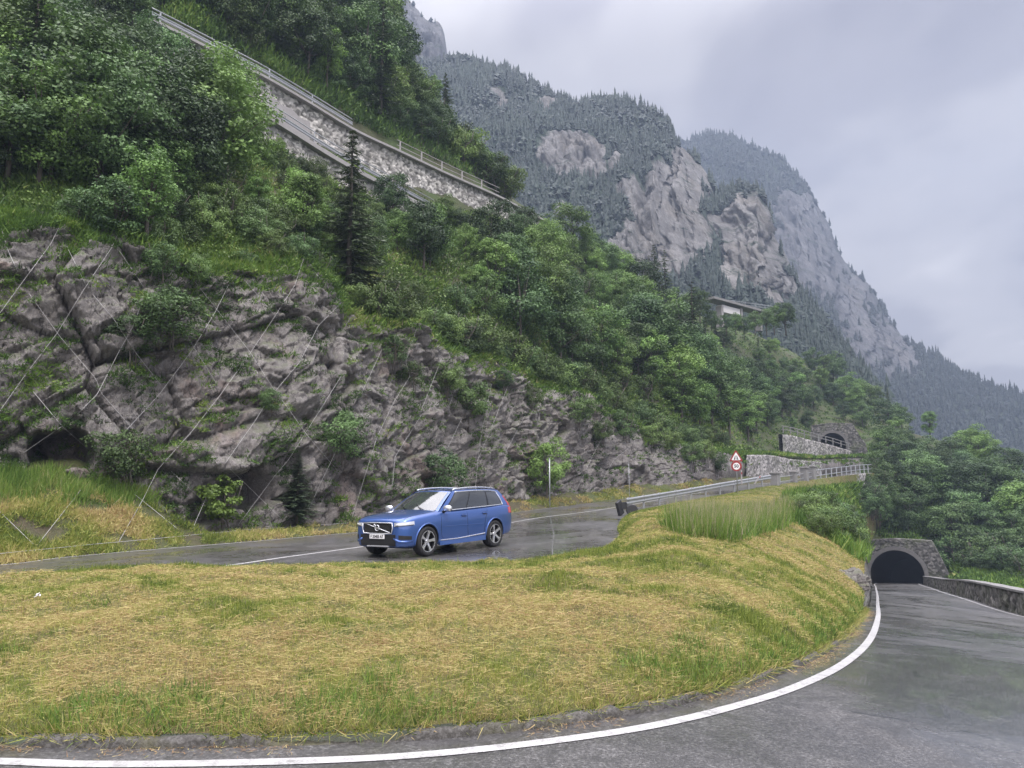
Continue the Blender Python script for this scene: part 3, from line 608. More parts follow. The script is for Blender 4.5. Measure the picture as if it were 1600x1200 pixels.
def make_spruce(seed, H=12.0, R=2.1, whorls=30, per=9, sparse=0.0, mat=None):
    rng=np.random.default_rng(seed); mb=MB(); tapered(mb,[(0,0,-0.6),(0,0,H*0.3),(rng.normal()*0.05,0,H*0.7),(0,0,H)],0.016*H,0.015,7)
    C=[];A=[];Sd=[];L=[];W=[];T=[]
    for w in range(whorls):
        f=w/(whorls-1); z=H*(0.10+0.89*f); r=R*((1-f)**0.85)*(0.75+0.5*rng.random())+0.12
        for b in range(max(4,int(per*(1-0.4*f)))):
            if rng.random()<sparse: continue
            an=rng.uniform(0,2*math.pi); rl=r*rng.uniform(0.6,1.12); d=np.array((math.cos(an),math.sin(an),0)); dr=-0.30-0.25*(1-f)+rng.normal()*0.08
            n=max(4,int(11*rl/R)+3); tt=np.linspace(0.10,1,n); pts=d*(rl*tt)[:,None]; pts[:,2]=z+rl*(dr*tt+0.28*tt**2.4)
            bt=rng.uniform(0,1)
            if b%3==0: mb.tube([(0,0,z),tuple(pts[n//2]),tuple(pts[-1])],[0.012*H*0.25,0.012,0.006],4)
            sd=np.array((-d[1],d[0],0))
            for k in range(n):
                for q in (-1,0,1):
                    ax=unit(d*0.75+sd*q*0.8+np.array((0,0,-0.35+0.15*rng.normal()))+rng.normal(size=3)*0.12); ln=(0.34-0.10*tt[k])*(0.6+0.5*(1-f))*R/2.1*rng.uniform(0.8,1.3)
                    C.append(pts[k]+ax*ln*0.42+rng.normal(size=3)*0.02); A.append(ax); Sd.append(unit(np.cross(ax,np.array((0,0,1.0))+rng.normal(size=3)*0.45))); L.append(ln*1.25); W.append(ln*0.36); T.append(np.clip(0.5*bt+0.35*rng.random()+0.25*tt[k]-0.05,0,1))
    V,Fq=kites(np.array(C),np.array(A),np.array(Sd),L,W)
    return mb,(V,Fq,np.array(T)),mat or M_NEEDLE
PROTO={}
def register(kind, name, variants, H):
    L=[]
    for mb,(V,Fq,T),mat in variants:
        me_t=None
        tr=mb.build('trunk',M_BARK,None,smooth=True); cr_=mesh_np('crown',V,Fq,mat,None,attrs={'tint':('FACE',T)})
        L.append((tr.data,cr_.data)); bpy.data.objects.remove(tr); bpy.data.objects.remove(cr_)
    PROTO[kind]=(name,L,H)
register('broad','broadleaf_tree',[make_broadleaf(s,8.0,2.9,0.10,9500,0.19,52) for s in (1,2,3)],8.0)
register('dense','broadleaf_tree',[make_broadleaf(s,8.0,3.0,0.06,9000,0.20,48,M_LEAF2) for s in (11,12,13)],8.0)
register('slim','broadleaf_tree',[make_broadleaf(s,9.0,2.2,0.12,8000,0.18,44,M_LEAF,narrow=0.9,gap=0.06) for s in (21,22)],9.0)
register('shrub','shrub',[make_broadleaf(s,2.6,1.5,0.02,5200,0.105,34,M_SHRUB,stems=4) for s in (31,32,33)],2.6)
register('dshrub','shrub',[make_broadleaf(s,2.6,1.45,0.02,5200,0.105,34,M_LEAF2,stems=4) for s in (36,37)],2.6)
register('bright','shrub',[make_broadleaf(41,2.0,0.9,0.02,3200,0.11,26,M_BRIGHT,stems=3)],2.0)
register('spruce','spruce_tree',[make_spruce(s) for s in (51,52,53)],12.0)
register('thin_spruce','spruce_tree',[make_spruce(55,12.0,1.8,48,12,0.05)],12.0)
NPLANT={}
def plant(kind, loc, H, label, group=None, cat=None, wide=1.0, rz=None, var=None):
    name,vs,H0=PROTO[kind]; k=NPLANT.get(kind,0); NPLANT[kind]=k+1
    tr,cr_=vs[k%len(vs) if var is None else var]
    cat=cat or ('shrub' if name=='shrub' else 'tree')
    e=empty(name,loc,random.uniform(0,6.28) if rz is None else rz,label,cat,group); s=H/H0; e.scale=(s*wide,s*wide,s)
    link('trunk',tr,e); link('crown',cr_,e); return e
BVS={'rock':BV_ROCK,'hill':BV_HILL,'island':BV_ISL,'verge':BV_VERGE,'slope':BV_SLOPE,'road':BV_ROAD}
def cast(px,py,which=None,everything=True):
    """first surface the ray through a photo position meets; None when it is not one of `which`"""
    d=Vector(RAY(px,py)).normalized(); best=None
    for k,b in BVS.items():
        if not everything and which and k not in which: continue
        h=b.ray_cast(Vector((0,0,0)),d)
        if h[0] is not None and (best is None or h[3]<best[3]): best=(h[0],h[1],k,h[3])
    if best is None or (which and best[2] not in which): return None
    return best
def inside(px,py,poly):
    c=False; n=len(poly); j=n-1
    for i in range(n):
        xi,yi=poly[i]; xj,yj=poly[j]
        if (yi>py)!=(yj>py) and px<(xj-xi)*(py-yi)/(yj-yi)+xi: c=not c
        j=i
    return c
def scatter(poly, n, mind, which, rng, tries=40):
    xs=[p[0] for p in poly]; ys=[p[1] for p in poly]; out=[]
    for _ in range(n*tries):
        if len(out)>=n: break
        px=rng.uniform(min(xs),max(xs)); py=rng.uniform(min(ys),max(ys))
        if not inside(px,py,poly): continue
        h=cast(px,py,which)
        if h is None: continue
        if all((h[0]-o[0]).length>mind for o in out): out.append((h[0],px,py))
    return out
rg=np.random.default_rng(21)
# ---- named single plants: (kind, photo x, photo y of the foot, height m, width, surface, label)
SINGLES=[
 ('spruce',543,462,9.8,1.30,('rock','hill'),'tall dark lone spruce at the brink of the cliff in front of the stone walls'),
 ('shrub',183,752,2.1,1.0,('verge','rock'),'round green bush beside the larger cave at the cliff foot'),
 ('bright',350,818,2.1,1.05,('verge','rock'),'fresh light green bush beside the smaller cave at the cliff foot'),
 ('thin_spruce',466,816,2.7,2.1,('verge','rock'),'small dark spruce bush right of the smaller cave at the cliff foot'),
 ('dshrub',527,698,2.1,1.0,('rock',),'dark green bush clinging to the bare cliff above the car bonnet'),
 ('dshrub',688,775,2.9,0.95,('verge','rock'),'dark bush at the cliff foot directly above the car roof'),
 ('broad',855,781,4.6,0.95,('verge','rock'),'large green bush at the cliff foot behind the thin metal post'),
 ('dshrub',250,520,2.0,1.4,('rock',),'dark drooping bush hanging from the upper part of the cliff'),
 ('dshrub',192,550,1.7,1.35,('rock',),'yellow-tinged bush hanging from the cliff below the dark drooping one'),
 ('shrub',735,655,2.8,0.95,('rock',),'green bush growing in a cleft halfway up the cliff right of the car'),
 ('bright',655,780,0.9,1.0,('verge','rock'),'small light green bush at the cliff foot left of the dark bush'),
 ('broad',470,375,4.4,0.95,('hill',),'leafy pale green bush on the slope left of the lone spruce'),
 ('broad',965,608,6.2,0.9,('hill','rock'),'big round bright green bush on the brink of the cliff'),
 ('broad',845,520,7.4,0.95,('hill',),'full grey-green tree with a dark hollow below, at the middle of the slope'),
 ('dense',800,470,6.5,0.9,('hill',),'dark leafy tree left of the full grey-green one on the slope'),
 ('spruce',1062,560,8.5,1.0,('hill',),'dark spruce at the left edge of the wood above the cliff end'),
 ('thin_spruce',1390,660,8.0,0.8,('hill','slope'),'pointed spruce standing out above the wood where the two slopes meet'),
 ('slim',1110,600,8.0,1.0,('hill',),'slender pale green tree beside the dark spruce above the cliff end'),
]
for kind,px,py,H,w,which,lab in SINGLES:
    h=cast(px,py,None)
    if h is None: continue
    p=h[0]+(h[1]*0.22*H*w*0.5 if h[2]=='rock' and abs(h[1].z)<0.75 else Vector((0,0.1,0)))+Vector((0,0,-0.12*H if h[2]=='rock' else -0.15)); plant(kind,p,H,lab,None,None,w)
def forest(poly,n,mind,which,kinds,hr,labels,group,wr=(0.85,1.15),seed=0):
    r=np.random.default_rng(100+seed); pts=scatter(poly,n,mind,which,r)
    ks=[k for k,w in kinds]; ws=np.array([w for k,w in kinds],float); ws/=ws.sum()
    for loc,px,py in pts:
        k=str(r.choice(ks,p=ws)); k='broad' if ('spruce' in k and 700<px<1010) else k; h=r.uniform(*hr(px,py)) if callable(hr) else r.uniform(*hr)
        if 'spruce' in k: h*=1.25
        elif 'shrub' in k or k=='bright': h*=0.5
        plant(k,loc-Vector((0,0,0.25)),h,labels[PROTO[k][0]],group+(' (spruces)' if 'spruce' in k else ' (bushes)' if PROTO[k][0]=='shrub' and 'bushes' not in group else ''),None,r.uniform(*wr))
    return len(pts)
# above the upper stone wall
forest([(200,-60),(300,25),(405,92),(480,135),(560,182),(640,222),(700,250),(790,296),(846,338),(850,320),(640,-40),(600,-60)],66,2.0,('hill',),[('broad',3),('dense',5),('slim',2),('spruce',2),('thin_spruce',1)],
 lambda x,y:(6.5,10.5) if x<600 else (4.5,7.0),{'broadleaf_tree':'leafy tree in the thick wood above the upper stone wall','spruce_tree':'dark spruce in the thick wood above the upper stone wall','shrub':'bush in the wood above the upper stone wall'},'wood above the upper stone wall',seed=1)
# left, between the cliff and the walls
forest([(-120,300),(0,300),(130,322),(250,335),(330,300),(372,262),(345,215),(270,165),(190,90),(90,0),(-120,-100)],52,1.8,('hill',),[('broad',5),('dense',7),('spruce',1)],(4.6,8.0),
 {'broadleaf_tree':'leafy tree crowding the slope above the left end of the cliff','spruce_tree':'dark spruce among leafy trees above the left end of the cliff','shrub':'bush'},'trees above the left end of the cliff',seed=2)
forest([(130,350),(250,390),(400,385),(520,392),(560,450),(545,400),(520,350),(400,330),(330,300),(250,330)],34,1.1,('hill','rock'),[('shrub',4),('dshrub',4),('slim',1)],(2.4,5.2),{'shrub':'low bush on the grassy brink above the cliff','broadleaf_tree':'thin young tree on the grassy brink above the cliff'},'bushes on the brink of the cliff',seed=3)
forest([(385,240),(420,230),(545,320),(600,350),(560,400),(480,340)],22,1.3,('hill',),[('shrub',5)],(2.4,4.5),{'shrub':'pale bush on the grass below the lower stone wall'},'bushes below the lower stone wall',seed=4)
# slope right of the lone spruce
forest([(575,345),(700,352),(850,372),(950,430),(1010,480),(1010,640),(930,610),(860,580),(780,545),(700,508),(610,475),(575,430)],64,2.0,('hill','rock'),[('shrub',4),('broad',5),('dense',4),('dshrub',1),('slim',3)],lambda x,y:(3.4,6.0) if x<760 else (4.6,7.8),
 {'broadleaf_tree':'small leafy tree on the slope between the cliff and the stone walls','spruce_tree':'','shrub':'bush on the slope between the cliff and the stone walls'},'growth between the cliff and the stone walls',seed=5)
# wood in the middle distance
forest([(860,380),(1000,468),(1100,498),(1200,525),(1290,575),(1350,628),(1380,650),(1350,655),(1300,640),(1225,640),(1185,680),(1165,700),(1090,688),(1010,655),(1000,560),(940,470)],88,2.6,('hill','rock'),[('broad',5),('dense',5),('slim',4),('spruce',2),('shrub',1)],lambda x,y:(2.8,4.2) if 1085<x<1235 and y<600 else (5.5,9.0),
 {'broadleaf_tree':'leafy tree in the hazy wood between the cliff end and the mountain','spruce_tree':'dark spruce in the hazy wood between the cliff end and the mountain','shrub':'bush in the hazy wood below the mountain'},'wood between the cliff end and the mountain',(1.0,1.35),seed=6)
# right slope over the lower tunnel
forest([(1340,765),(1362,838),(1440,838),(1475,868),(1540,872),(1600,880),(1680,890),(1680,790),(1600,742),(1500,700),(1400,668),(1345,700)],52,2.5,('slope',),[('broad',5),('dense',8),('slim',1)],(5.0,8.2),
 {'broadleaf_tree':'leafy tree in the dense wood over and right of the lower tunnel','spruce_tree':'','shrub':''},'wood over the lower tunnel',(1.05,1.4),seed=7)
# bank between the upper road and the lower tunnel
forest([(1235,806),(1280,800),(1330,795),(1342,850),(1335,862),(1300,848),(1255,822)],24,1.1,('island',),[('shrub',5),('dshrub',1),('dshrub',1)],(2.0,3.6),{'shrub':'bright green bush on the bank below the guardrail pillars','broadleaf_tree':'young leafy tree on the bank below the guardrail pillars'},'bushes on the bank below the guardrail',seed=8)
for poly,n,wh,grp,lab in (([(-360,240),(-130,230),(-130,-80),(-360,-60)],14,('hill',),'trees above the left end of the cliff','leafy tree crowding the slope above the left end of the cliff'),([(1690,880),(1690,800),(1900,845),(1900,900)],9,('slope',),'wood over the lower tunnel','leafy tree in the dense wood over and right of the lower tunnel')):
    for loc,_,_ in scatter(poly,n,2.6,wh,np.random.default_rng(n)): plant('dense' if rg.random()<0.6 else 'broad',loc-Vector((0,0,0.3)),rg.uniform(4.5,7.5),lab,grp,None,1.2)
# bushes leaning over the brink of the cliff
_r=np.random.default_rng(18)
for x in list(np.arange(-70,1120,23))+list(np.arange(575,1110,19))+list(np.arange(1120,1420,11)):
    x=x+_r.uniform(-9,9); p=cr(COLX,CT,np.array([float(x)]))[0]+(np.array((-0.9,1.0,0)) if x>1110 else 0); hh=None
    for bb in (BV_HILL,BV_ROCK):
        h=bb.ray_cast(Vector((p[0]-0.5,p[1]+0.5,p[2]+4)),Vector((0,0,-1)))
        if h[0] is not None and (hh is None or h[0].z>hh.z): hh=h[0]
    if hh is None or abs(hh.z-p[2])>2.5 or _r.random()<(0.75 if x<130 else 0.3 if x<560 else 0.06): continue
    plant(str(_r.choice(['shrub','shrub','dshrub'])),hh-Vector((0,0,0.25)),_r.uniform(0.8,2.0) if x<560 else _r.uniform(1.6,3.2) if x<1110 else _r.uniform(0.5,1.0) if x>1165 else _r.uniform(1.5,2.6),'low bush on the grassy brink above the cliff','bushes on the brink of the cliff')
for (px,py,H,kd) in ((905,660,2.2,'shrub'),(940,690,2.0,'shrub'),(975,680,2.4,'dshrub'),(1015,700,2.2,'shrub'),(1045,705,2.0,'shrub'),(1075,722,2.4,'shrub'),(1100,722,2.2,'shrub'),(1118,735,2.0,'dshrub'),(640,600,1.5,'shrub'),(700,610,2.0,'shrub'),(612,560,1.7,'dshrub'),(590,500,2.0,'shrub'),(780,610,1.6,'dshrub'),(830,640,1.8,'shrub'),(420,640,1.0,'dshrub'),(300,440,1.3,'shrub'),(240,430,1.5,'dshrub')):
    h=cast(px,py,('rock',))
    if h: plant(kd,h[0]+h[1]*0.15*H-Vector((0,0,0.12*H)),H,'bush rooted in a crack of the cliff face','bushes in cracks of the cliff')
# trees hiding the end of the upper road's wall
for x,y,H in ((1368,762,3.6),(1374,776,4.2),(1380,792,4.2),(1366,790,3.4),(1372,806,3.6),(1360,800,3.0),(1362,776,2.8)):
    h=cast(x,y,None)
    if h: plant('dshrub',h[0]+Vector((0,-0.3,-0.8)),H,'dark bush massed under the end of the upper road wall','bushes under the end of the upper road wall')
for x,y,d,H in ((1355,802,87,3.6),(1349,806,85,3.2),(1362,798,90,3.8)): plant('dshrub',tuple(P(x,y,d)),H,'dark bush massed under the end of the upper road wall','bushes under the end of the upper road wall')
for x,y,d,H,kd in ((1352,792,95,4.6,'broad'),(1366,800,97,5.6,'dense'),(1384,806,99,6.0,'broad'),(1372,775,101,6.2,'dense'),(1402,800,100,5.6,'broad'),(1392,772,104,6.5,'dense')):
    h=cast(x,y,None); plant(kd,(P(x,y,d) if h is None or abs(h[0].y-d)>12 else h[0]),H,'leafy tree in the dense wood over and right of the lower tunnel','wood over the lower tunnel')
# the large trees standing against the left end of the walls
for (x,y,H,kd,lab) in ((330,292,8.2,'broad','big pale green tree hiding the left end of the lower stone wall'),(285,262,7.6,'broad','broad pale tree left of the big one by the stone walls'),(250,300,6.8,'dense','dark leafy tree below the broad pale one left of the walls'),(365,275,5.0,'slim','slim leafy tree against the end of the lower stone wall'),(205,270,7.5,'dense','tall dark leafy tree left of the walls'),(150,300,7.0,'dense','dark leafy tree above the middle of the left cliff'),(60,300,6.5,'broad','pale leafy tree above the left end of the cliff'),(10,290,6.5,'dense','dark leafy tree at the left edge above the cliff'),(105,250,7.5,'broad','tall pale tree behind those above the left cliff')):
    h=cast(x,y,('hill',))
    if h: plant(kd,h[0]-Vector((0,0,0.3)),H,lab,None,None,1.15)
for (x,y,H,kd) in ((1272,640,6.0,'dense'),(1302,634,6.0,'dense'),(1332,645,6.0,'broad'),(1348,668,6.0,'dense'),(1236,655,5.5,'slim'),(1255,636,6.0,'dense'),(1318,655,4.5,'dense'),(1200,668,6.0,'dense'),(1222,655,6.5,'dense'),(1243,640,6.0,'dense'),(1262,668,4.2,'dense'),(1240,674,3.6,'slim'),(1215,620,6.5,'dense'),(1190,640,6.0,'broad')):
    h=cast(x,y,('hill',))
    if h: plant(kd,h[0]-Vector((0,0,0.3)),H,'leafy tree in the hazy wood between the cliff end and the mountain','wood between the cliff end and the mountain')
for (x,y,H,kd) in ((690,350,2.6,'shrub'),(712,356,2.4,'dshrub'),(668,345,2.2,'shrub')):
    h=cast(x,y,('hill',))
    if h: plant(kd,h[0]-Vector((0,0,0.3)),H,'bush at the foot of the upper stone wall near its right end','bushes at the right end of the upper stone wall')
for (x,y,H,kd) in ((1470,884,3.2,'dshrub'),(1492,880,4.0,'dshrub'),(1516,888,3.0,'dshrub'),(1535,884,4.0,'shrub'),(1560,890,3.4,'dshrub'),(1585,892,3.6,'dshrub'),(1604,900,3.0,'dshrub'),(1482,868,4.5,'dshrub'),(1525,872,4.5,'dshrub'),(1575,880,4.5,'dshrub')):
    h=cast(x,y,('slope',))
    if h: plant(kd,h[0]-Vector((0,0,0.5)),H,'dark bush at the edge of the wood beyond the parapet','bushes beyond the parapet',None,1.3)
# a row close behind the upper wall
UTW=[P(236,33,48.8),P(265,47,50),P(330,80,52.6),P(405,118,55.5),P(480,161,59.5),P(550,203,63),P(620,236,67),P(690,269,72),P(780,309,78.5),P(850,346,84)]
_r=np.random.default_rng(8); UTS=spline(UTW,80); _tg=unit(np.gradient(UTS,axis=0)*np.array((1,1,0)))
for p,t_ in zip(UTS,_tg):
    o=np.array((-t_[1],t_[0],0))*_r.uniform(4.3,9.0); q=p+o
    hh=BV_HILL.ray_cast(Vector((q[0],q[1],150)),Vector((0,0,-1))); 
    if hh[0] is None: continue
    big=_r.random()<0.22; plant('dense' if big and _r.random()<0.6 else 'broad' if big else str(_r.choice(['shrub','dshrub'])),hh[0]-Vector((0,0,0.3)),_r.uniform(3.2,5.2) if big else _r.uniform(2.4,5.2),'leafy tree in the thick wood above the upper stone wall' if big else 'bush along the road behind the upper stone wall','wood above the upper stone wall' if big else 'bushes behind the upper stone wall')
# ------------------------------------------------------------------ grass
def grass_material(name, stops):
    t=NT(name); c=t.ramp(t.attr('tint'),stops); p=t.pbsdf(c,0.6,spec=0.3); tr=t.n('BsdfTranslucent'); t.l(c,tr.inputs['Color'])
    mx=t.n('MixShader'); mx.inputs[0].default_value=0.25; t.l(p,mx.inputs[1]); t.l(tr.outputs[0],mx.inputs[2]); return t.done(mx.outputs[0])
GR_STOPS=[(0.0,(0.055,0.090,0.018)),(0.22,(0.15,0.205,0.035)),(0.42,(0.28,0.305,0.065)),(0.60,(0.42,0.375,0.135)),(0.80,(0.49,0.385,0.180)),(1.0,(0.26,0.155,0.075))]
M_GRASS=grass_material('grass_blades',GR_STOPS)
M_LUSH=grass_material('lush_grass_blades',[(0.0,(0.03,0.06,0.015)),(0.35,(0.085,0.16,0.03)),(0.7,(0.18,0.28,0.05)),(0.9,(0.34,0.33,0.12)),(1.0,(0.40,0.34,0.24))])
def blades(P0, up, L, W, rng, lean):
    """one triangle per blade"""
    n=len(P0); az=rng.uniform(0,2*math.pi,n); h=np.stack([np.cos(az),np.sin(az),0*az],1)
    ax=unit(up*np.cos(lean)[:,None]+h*np.sin(lean)[:,None]); sd=unit(np.cross(ax,rng.normal(size=(n,3))))
    V=np.stack([P0-sd*(W/2)[:,None],P0+sd*(W/2)[:,None],P0+ax*L[:,None]+np.array((0,0,-0.12))*(L*np.sin(lean))[:,None]],1).reshape(-1,3)
    return V,np.arange(n*3).reshape(-1,3)
def island_points(n, rng, power=1.45):
    A=ISL; c=(A[:-1,:-1]+A[1:,:-1]+A[1:,1:]+A[:-1,1:])/4; ar=np.linalg.norm(np.cross(A[1:,:-1]-A[:-1,:-1],A[:-1,1:]-A[:-1,:-1]),axis=2)
    d=np.linalg.norm(c,axis=2); w=ar/d**power; w=w.ravel()/w.sum(); k=rng.choice(len(w),n,p=w); nv1=A.shape[1]-1; i,j=k//nv1,k%nv1
    a,b=rng.random(n)[:,None],rng.random(n)[:,None]
    p=(A[i,j]*(1-a)+A[i+1,j]*a)*(1-b)+(A[i,j+1]*(1-a)+A[i+1,j+1]*a)*b
    return p,(j+b[:,0])/nv1,(i+a[:,0])/(A.shape[0]-1)
def make_island_grass():
    rng=np.random.default_rng(77); n=900000; p,v,u=island_points(n,rng); d=np.linalg.norm(p,axis=1)
    m1=fbm(p*np.array((0.30,0.62,0.5)),3,3); m2=fbm(p*1.9,3,5); m3=fbm(p*6.5,2,8)
    g=m1*1.35+m2*0.95+m3*0.8               # > 0: dry, < 0: green
    kerbd=np.linalg.norm(p-ISL_A[np.clip((u*(len(ISL_A)-1)).astype(int),0,len(ISL_A)-1)],axis=1)
    green=0.55*np.exp(-(kerbd/1.1)**2)+0.60*np.exp(-((1-v)/0.36)**2)+0.10*sstep(0.5,1,u)
    dry=np.clip(0.54+g*0.95-green,0,1)
    lying=rng.random(n)<(0.05+0.52*dry)
    tuft=sstep(0.05,0.5,-g+green*0.5-0.10)
    L=np.where(lying,rng.uniform(0.03,0.11,n),rng.uniform(0.03,0.085,n)+tuft*rng.uniform(0.0,0.055,n)); W=np.where(lying,0.0036,0.0062)*np.clip(d/6.5,0.8,4)**0.85*rng.uniform(0.7,1.4,n)
    lean=np.where(lying,rng.uniform(1.15,1.62,n),np.abs(rng.normal(0.35,0.38,n)))
    tint=np.where(lying,np.clip(0.60+0.20*dry+0.15*rng.normal(size=n)-0.25*(dry<0.3),0,1),np.clip(0.24+0.40*dry+0.12*rng.normal(size=n),0.0,0.85))
    brown=sstep(0.30,0.62,fbm(p*0.9,3,15)); tint=np.where(lying,np.clip(tint+brown*0.30,0,1),np.clip(tint-0.22*sstep(0.1,0.5,pnoise(p*3.3,41)),0,1))
    up=np.tile(np.array((0,0,1.0)),(n,1)); q=p.copy(); q[:,2]+=np.where(lying,rng.uniform(0.005,0.06,n),-0.01)
    L*=0.65+0.75*sstep(-0.25,0.35,m3+0.4*pnoise(p*14,6))
    keep=rng.random(n)<np.where(lying,1,0.93); 
    V,Fq=blades(q[keep],up[keep],L[keep],W[keep],rng,lean[keep])
    o=mesh_np('grass',V,Fq,M_GRASS,attrs={'tint':('FACE',tint[keep])}); tag(o,'mown half-dry grass with lying straw on the island between the roads','grass',kind='stuff')
    # long dark green tufts near the kerb and here and there on the island
    n=60000; p,v,u=island_points(n*3,rng,1.6); kd=np.linalg.norm(p-ISL_A[np.clip((u*(len(ISL_A)-1)).astype(int),0,len(ISL_A)-1)],axis=1)
    f=fbm(p*1.4,3,31)+0.55*np.exp(-(kd/0.9)**2)-0.12; k=np.where(f>0.36)[0][:n]; p=p[k]; n=len(p); d=np.linalg.norm(p,axis=1)
    V,Fq=blades(p,np.tile(np.array((0,0,1.0)),(n,1)),rng.uniform(0.06,0.17,n),0.0065*np.clip(d/6.5,0.8,3)*rng.uniform(0.8,1.5,n),rng,np.abs(rng.normal(0.45,0.35,n)))
    o=mesh_np('grass',V,Fq,M_LUSH,attrs={'tint':('FACE',np.clip(rng.normal(0.50,0.2,n),0,0.9))}); tag(o,'longer green grass tufts along the kerb of the island','grass',kind='stuff')
make_island_grass()
def make_kerb_fringe():
    rng=np.random.default_rng(9); a,b=ridx(4.6),ridx(20.4); c=spline(CI[a:b],4000); dd=np.gradient(c,axis=0)[:,:2]; dd/=np.linalg.norm(dd,axis=1)[:,None]; nr=np.stack([dd[:,1],-dd[:,0]],1)
    q=(CO[(a+b)//2]-CI[(a+b)//2])[:2]
    if np.dot(nr[2000],q)>0: nr=-nr
    n=26000; k=rng.integers(0,len(c),n); k=k[fbm(c[k]*1.6,3,6)>-0.18]; n=len(k); o=rng.normal(0.10,0.05,n); p=c[k].copy(); p[:,:2]+=nr[k]*o[:,None]; p[:,2]+=0.045
    out=np.concatenate([-nr[k],np.zeros((n,1))],1); L=rng.uniform(0.05,0.17,n); ax=unit(np.array((0,0,0.75))+out*rng.uniform(0,1.5,n)[:,None]+rng.normal(size=(n,3))*0.5); sd=unit(np.cross(ax,rng.normal(size=(n,3)))); W=rng.uniform(0.004,0.009,n)
    V=np.stack([p-sd*W[:,None]/2,p+sd*W[:,None]/2,p+ax*L[:,None]-np.array((0,0,0.035))*rng.random(n)[:,None]],1).reshape(-1,3)
    o=mesh_np('grass',V,np.arange(n*3).reshape(-1,3),M_GRASS,attrs={'tint':('FACE',np.clip(rng.normal(0.42,0.24,n),0,1))}); tag(o,'grass and straw spilling over the worn kerb','grass',kind='stuff')
    # straw and dirt swept against the kerb on the road
    n=9000; k=rng.integers(0,len(c),n); k=k[fbm(c[k]*1.1,3,16)>0.0]; n=len(k); p=c[k].copy(); p[:,:2]-=nr[k]*np.abs(rng.normal(0.03,0.08,n))[:,None]; p[:,2]+=0.008
    ax=rng.normal(size=(n,3))*np.array((1,1,0.12)); ax=unit(ax); sd=unit(np.cross(ax,np.array((0,0,1.0))+rng.normal(size=(n,3))*0.3)); L=rng.uniform(0.015,0.06,n); W=rng.uniform(0.002,0.006,n)
    V=np.stack([p-sd*W[:,None]/2,p+sd*W[:,None]/2,p+ax*L[:,None]+np.array((0,0,0.006))],1).reshape(-1,3)
    o=mesh_np('debris',V,np.arange(n*3).reshape(-1,3),M_GRASS,attrs={'tint':('FACE',np.clip(rng.normal(0.95,0.16,n),0,1))}); tag(o,'straw and dirt washed against the kerb','debris',kind='stuff')
make_kerb_fringe()
def pix_points(poly, n, which, rng):
    xs=[p[0] for p in poly]; ys=[p[1] for p in poly]; out=[]; nn=[]; pp=[]; t=0
    while len(out)<n and t<n*6:
        t+=1; px=rng.uniform(min(xs),max(xs)); py=rng.uniform(min(ys),max(ys))
        if not inside(px,py,poly): continue
        h=cast(px,py,which)
        if h is None: continue
        out.append(h[0][:]); nn.append(h[1][:]); pp.append((px,py))
    return np.array(out),np.array(nn),np.array(pp)
def tufts(name, pts, nrm, per, spread, hr, wr, mat, tint, rng, label, cat, lean=(0.4,0.35), upmix=0.6):
    n=len(pts)*per; P0=np.repeat(pts,per,axis=0)+rng.normal(size=(n,3))*np.array((1,1,0.35))*spread; N=unit(np.repeat(nrm,per,axis=0)*(1-upmix)+np.array((0,0,1.0))*upmix)
    d=np.linalg.norm(P0,axis=1); tn=np.repeat(tint,per) if np.ndim(tint) else np.full(n,tint)
    V,Fq=blades(P0,N,rng.uniform(*hr,n),rng.uniform(*wr,n)*np.clip(d/25,0.5,4),rng,np.abs(rng.normal(lean[0],lean[1],n)))
    o=mesh_np(name,V,Fq,mat,attrs={'tint':('FACE',np.clip(tn+rng.normal(size=n)*0.14,0,1))}); return tag(o,label,cat,kind='stuff')
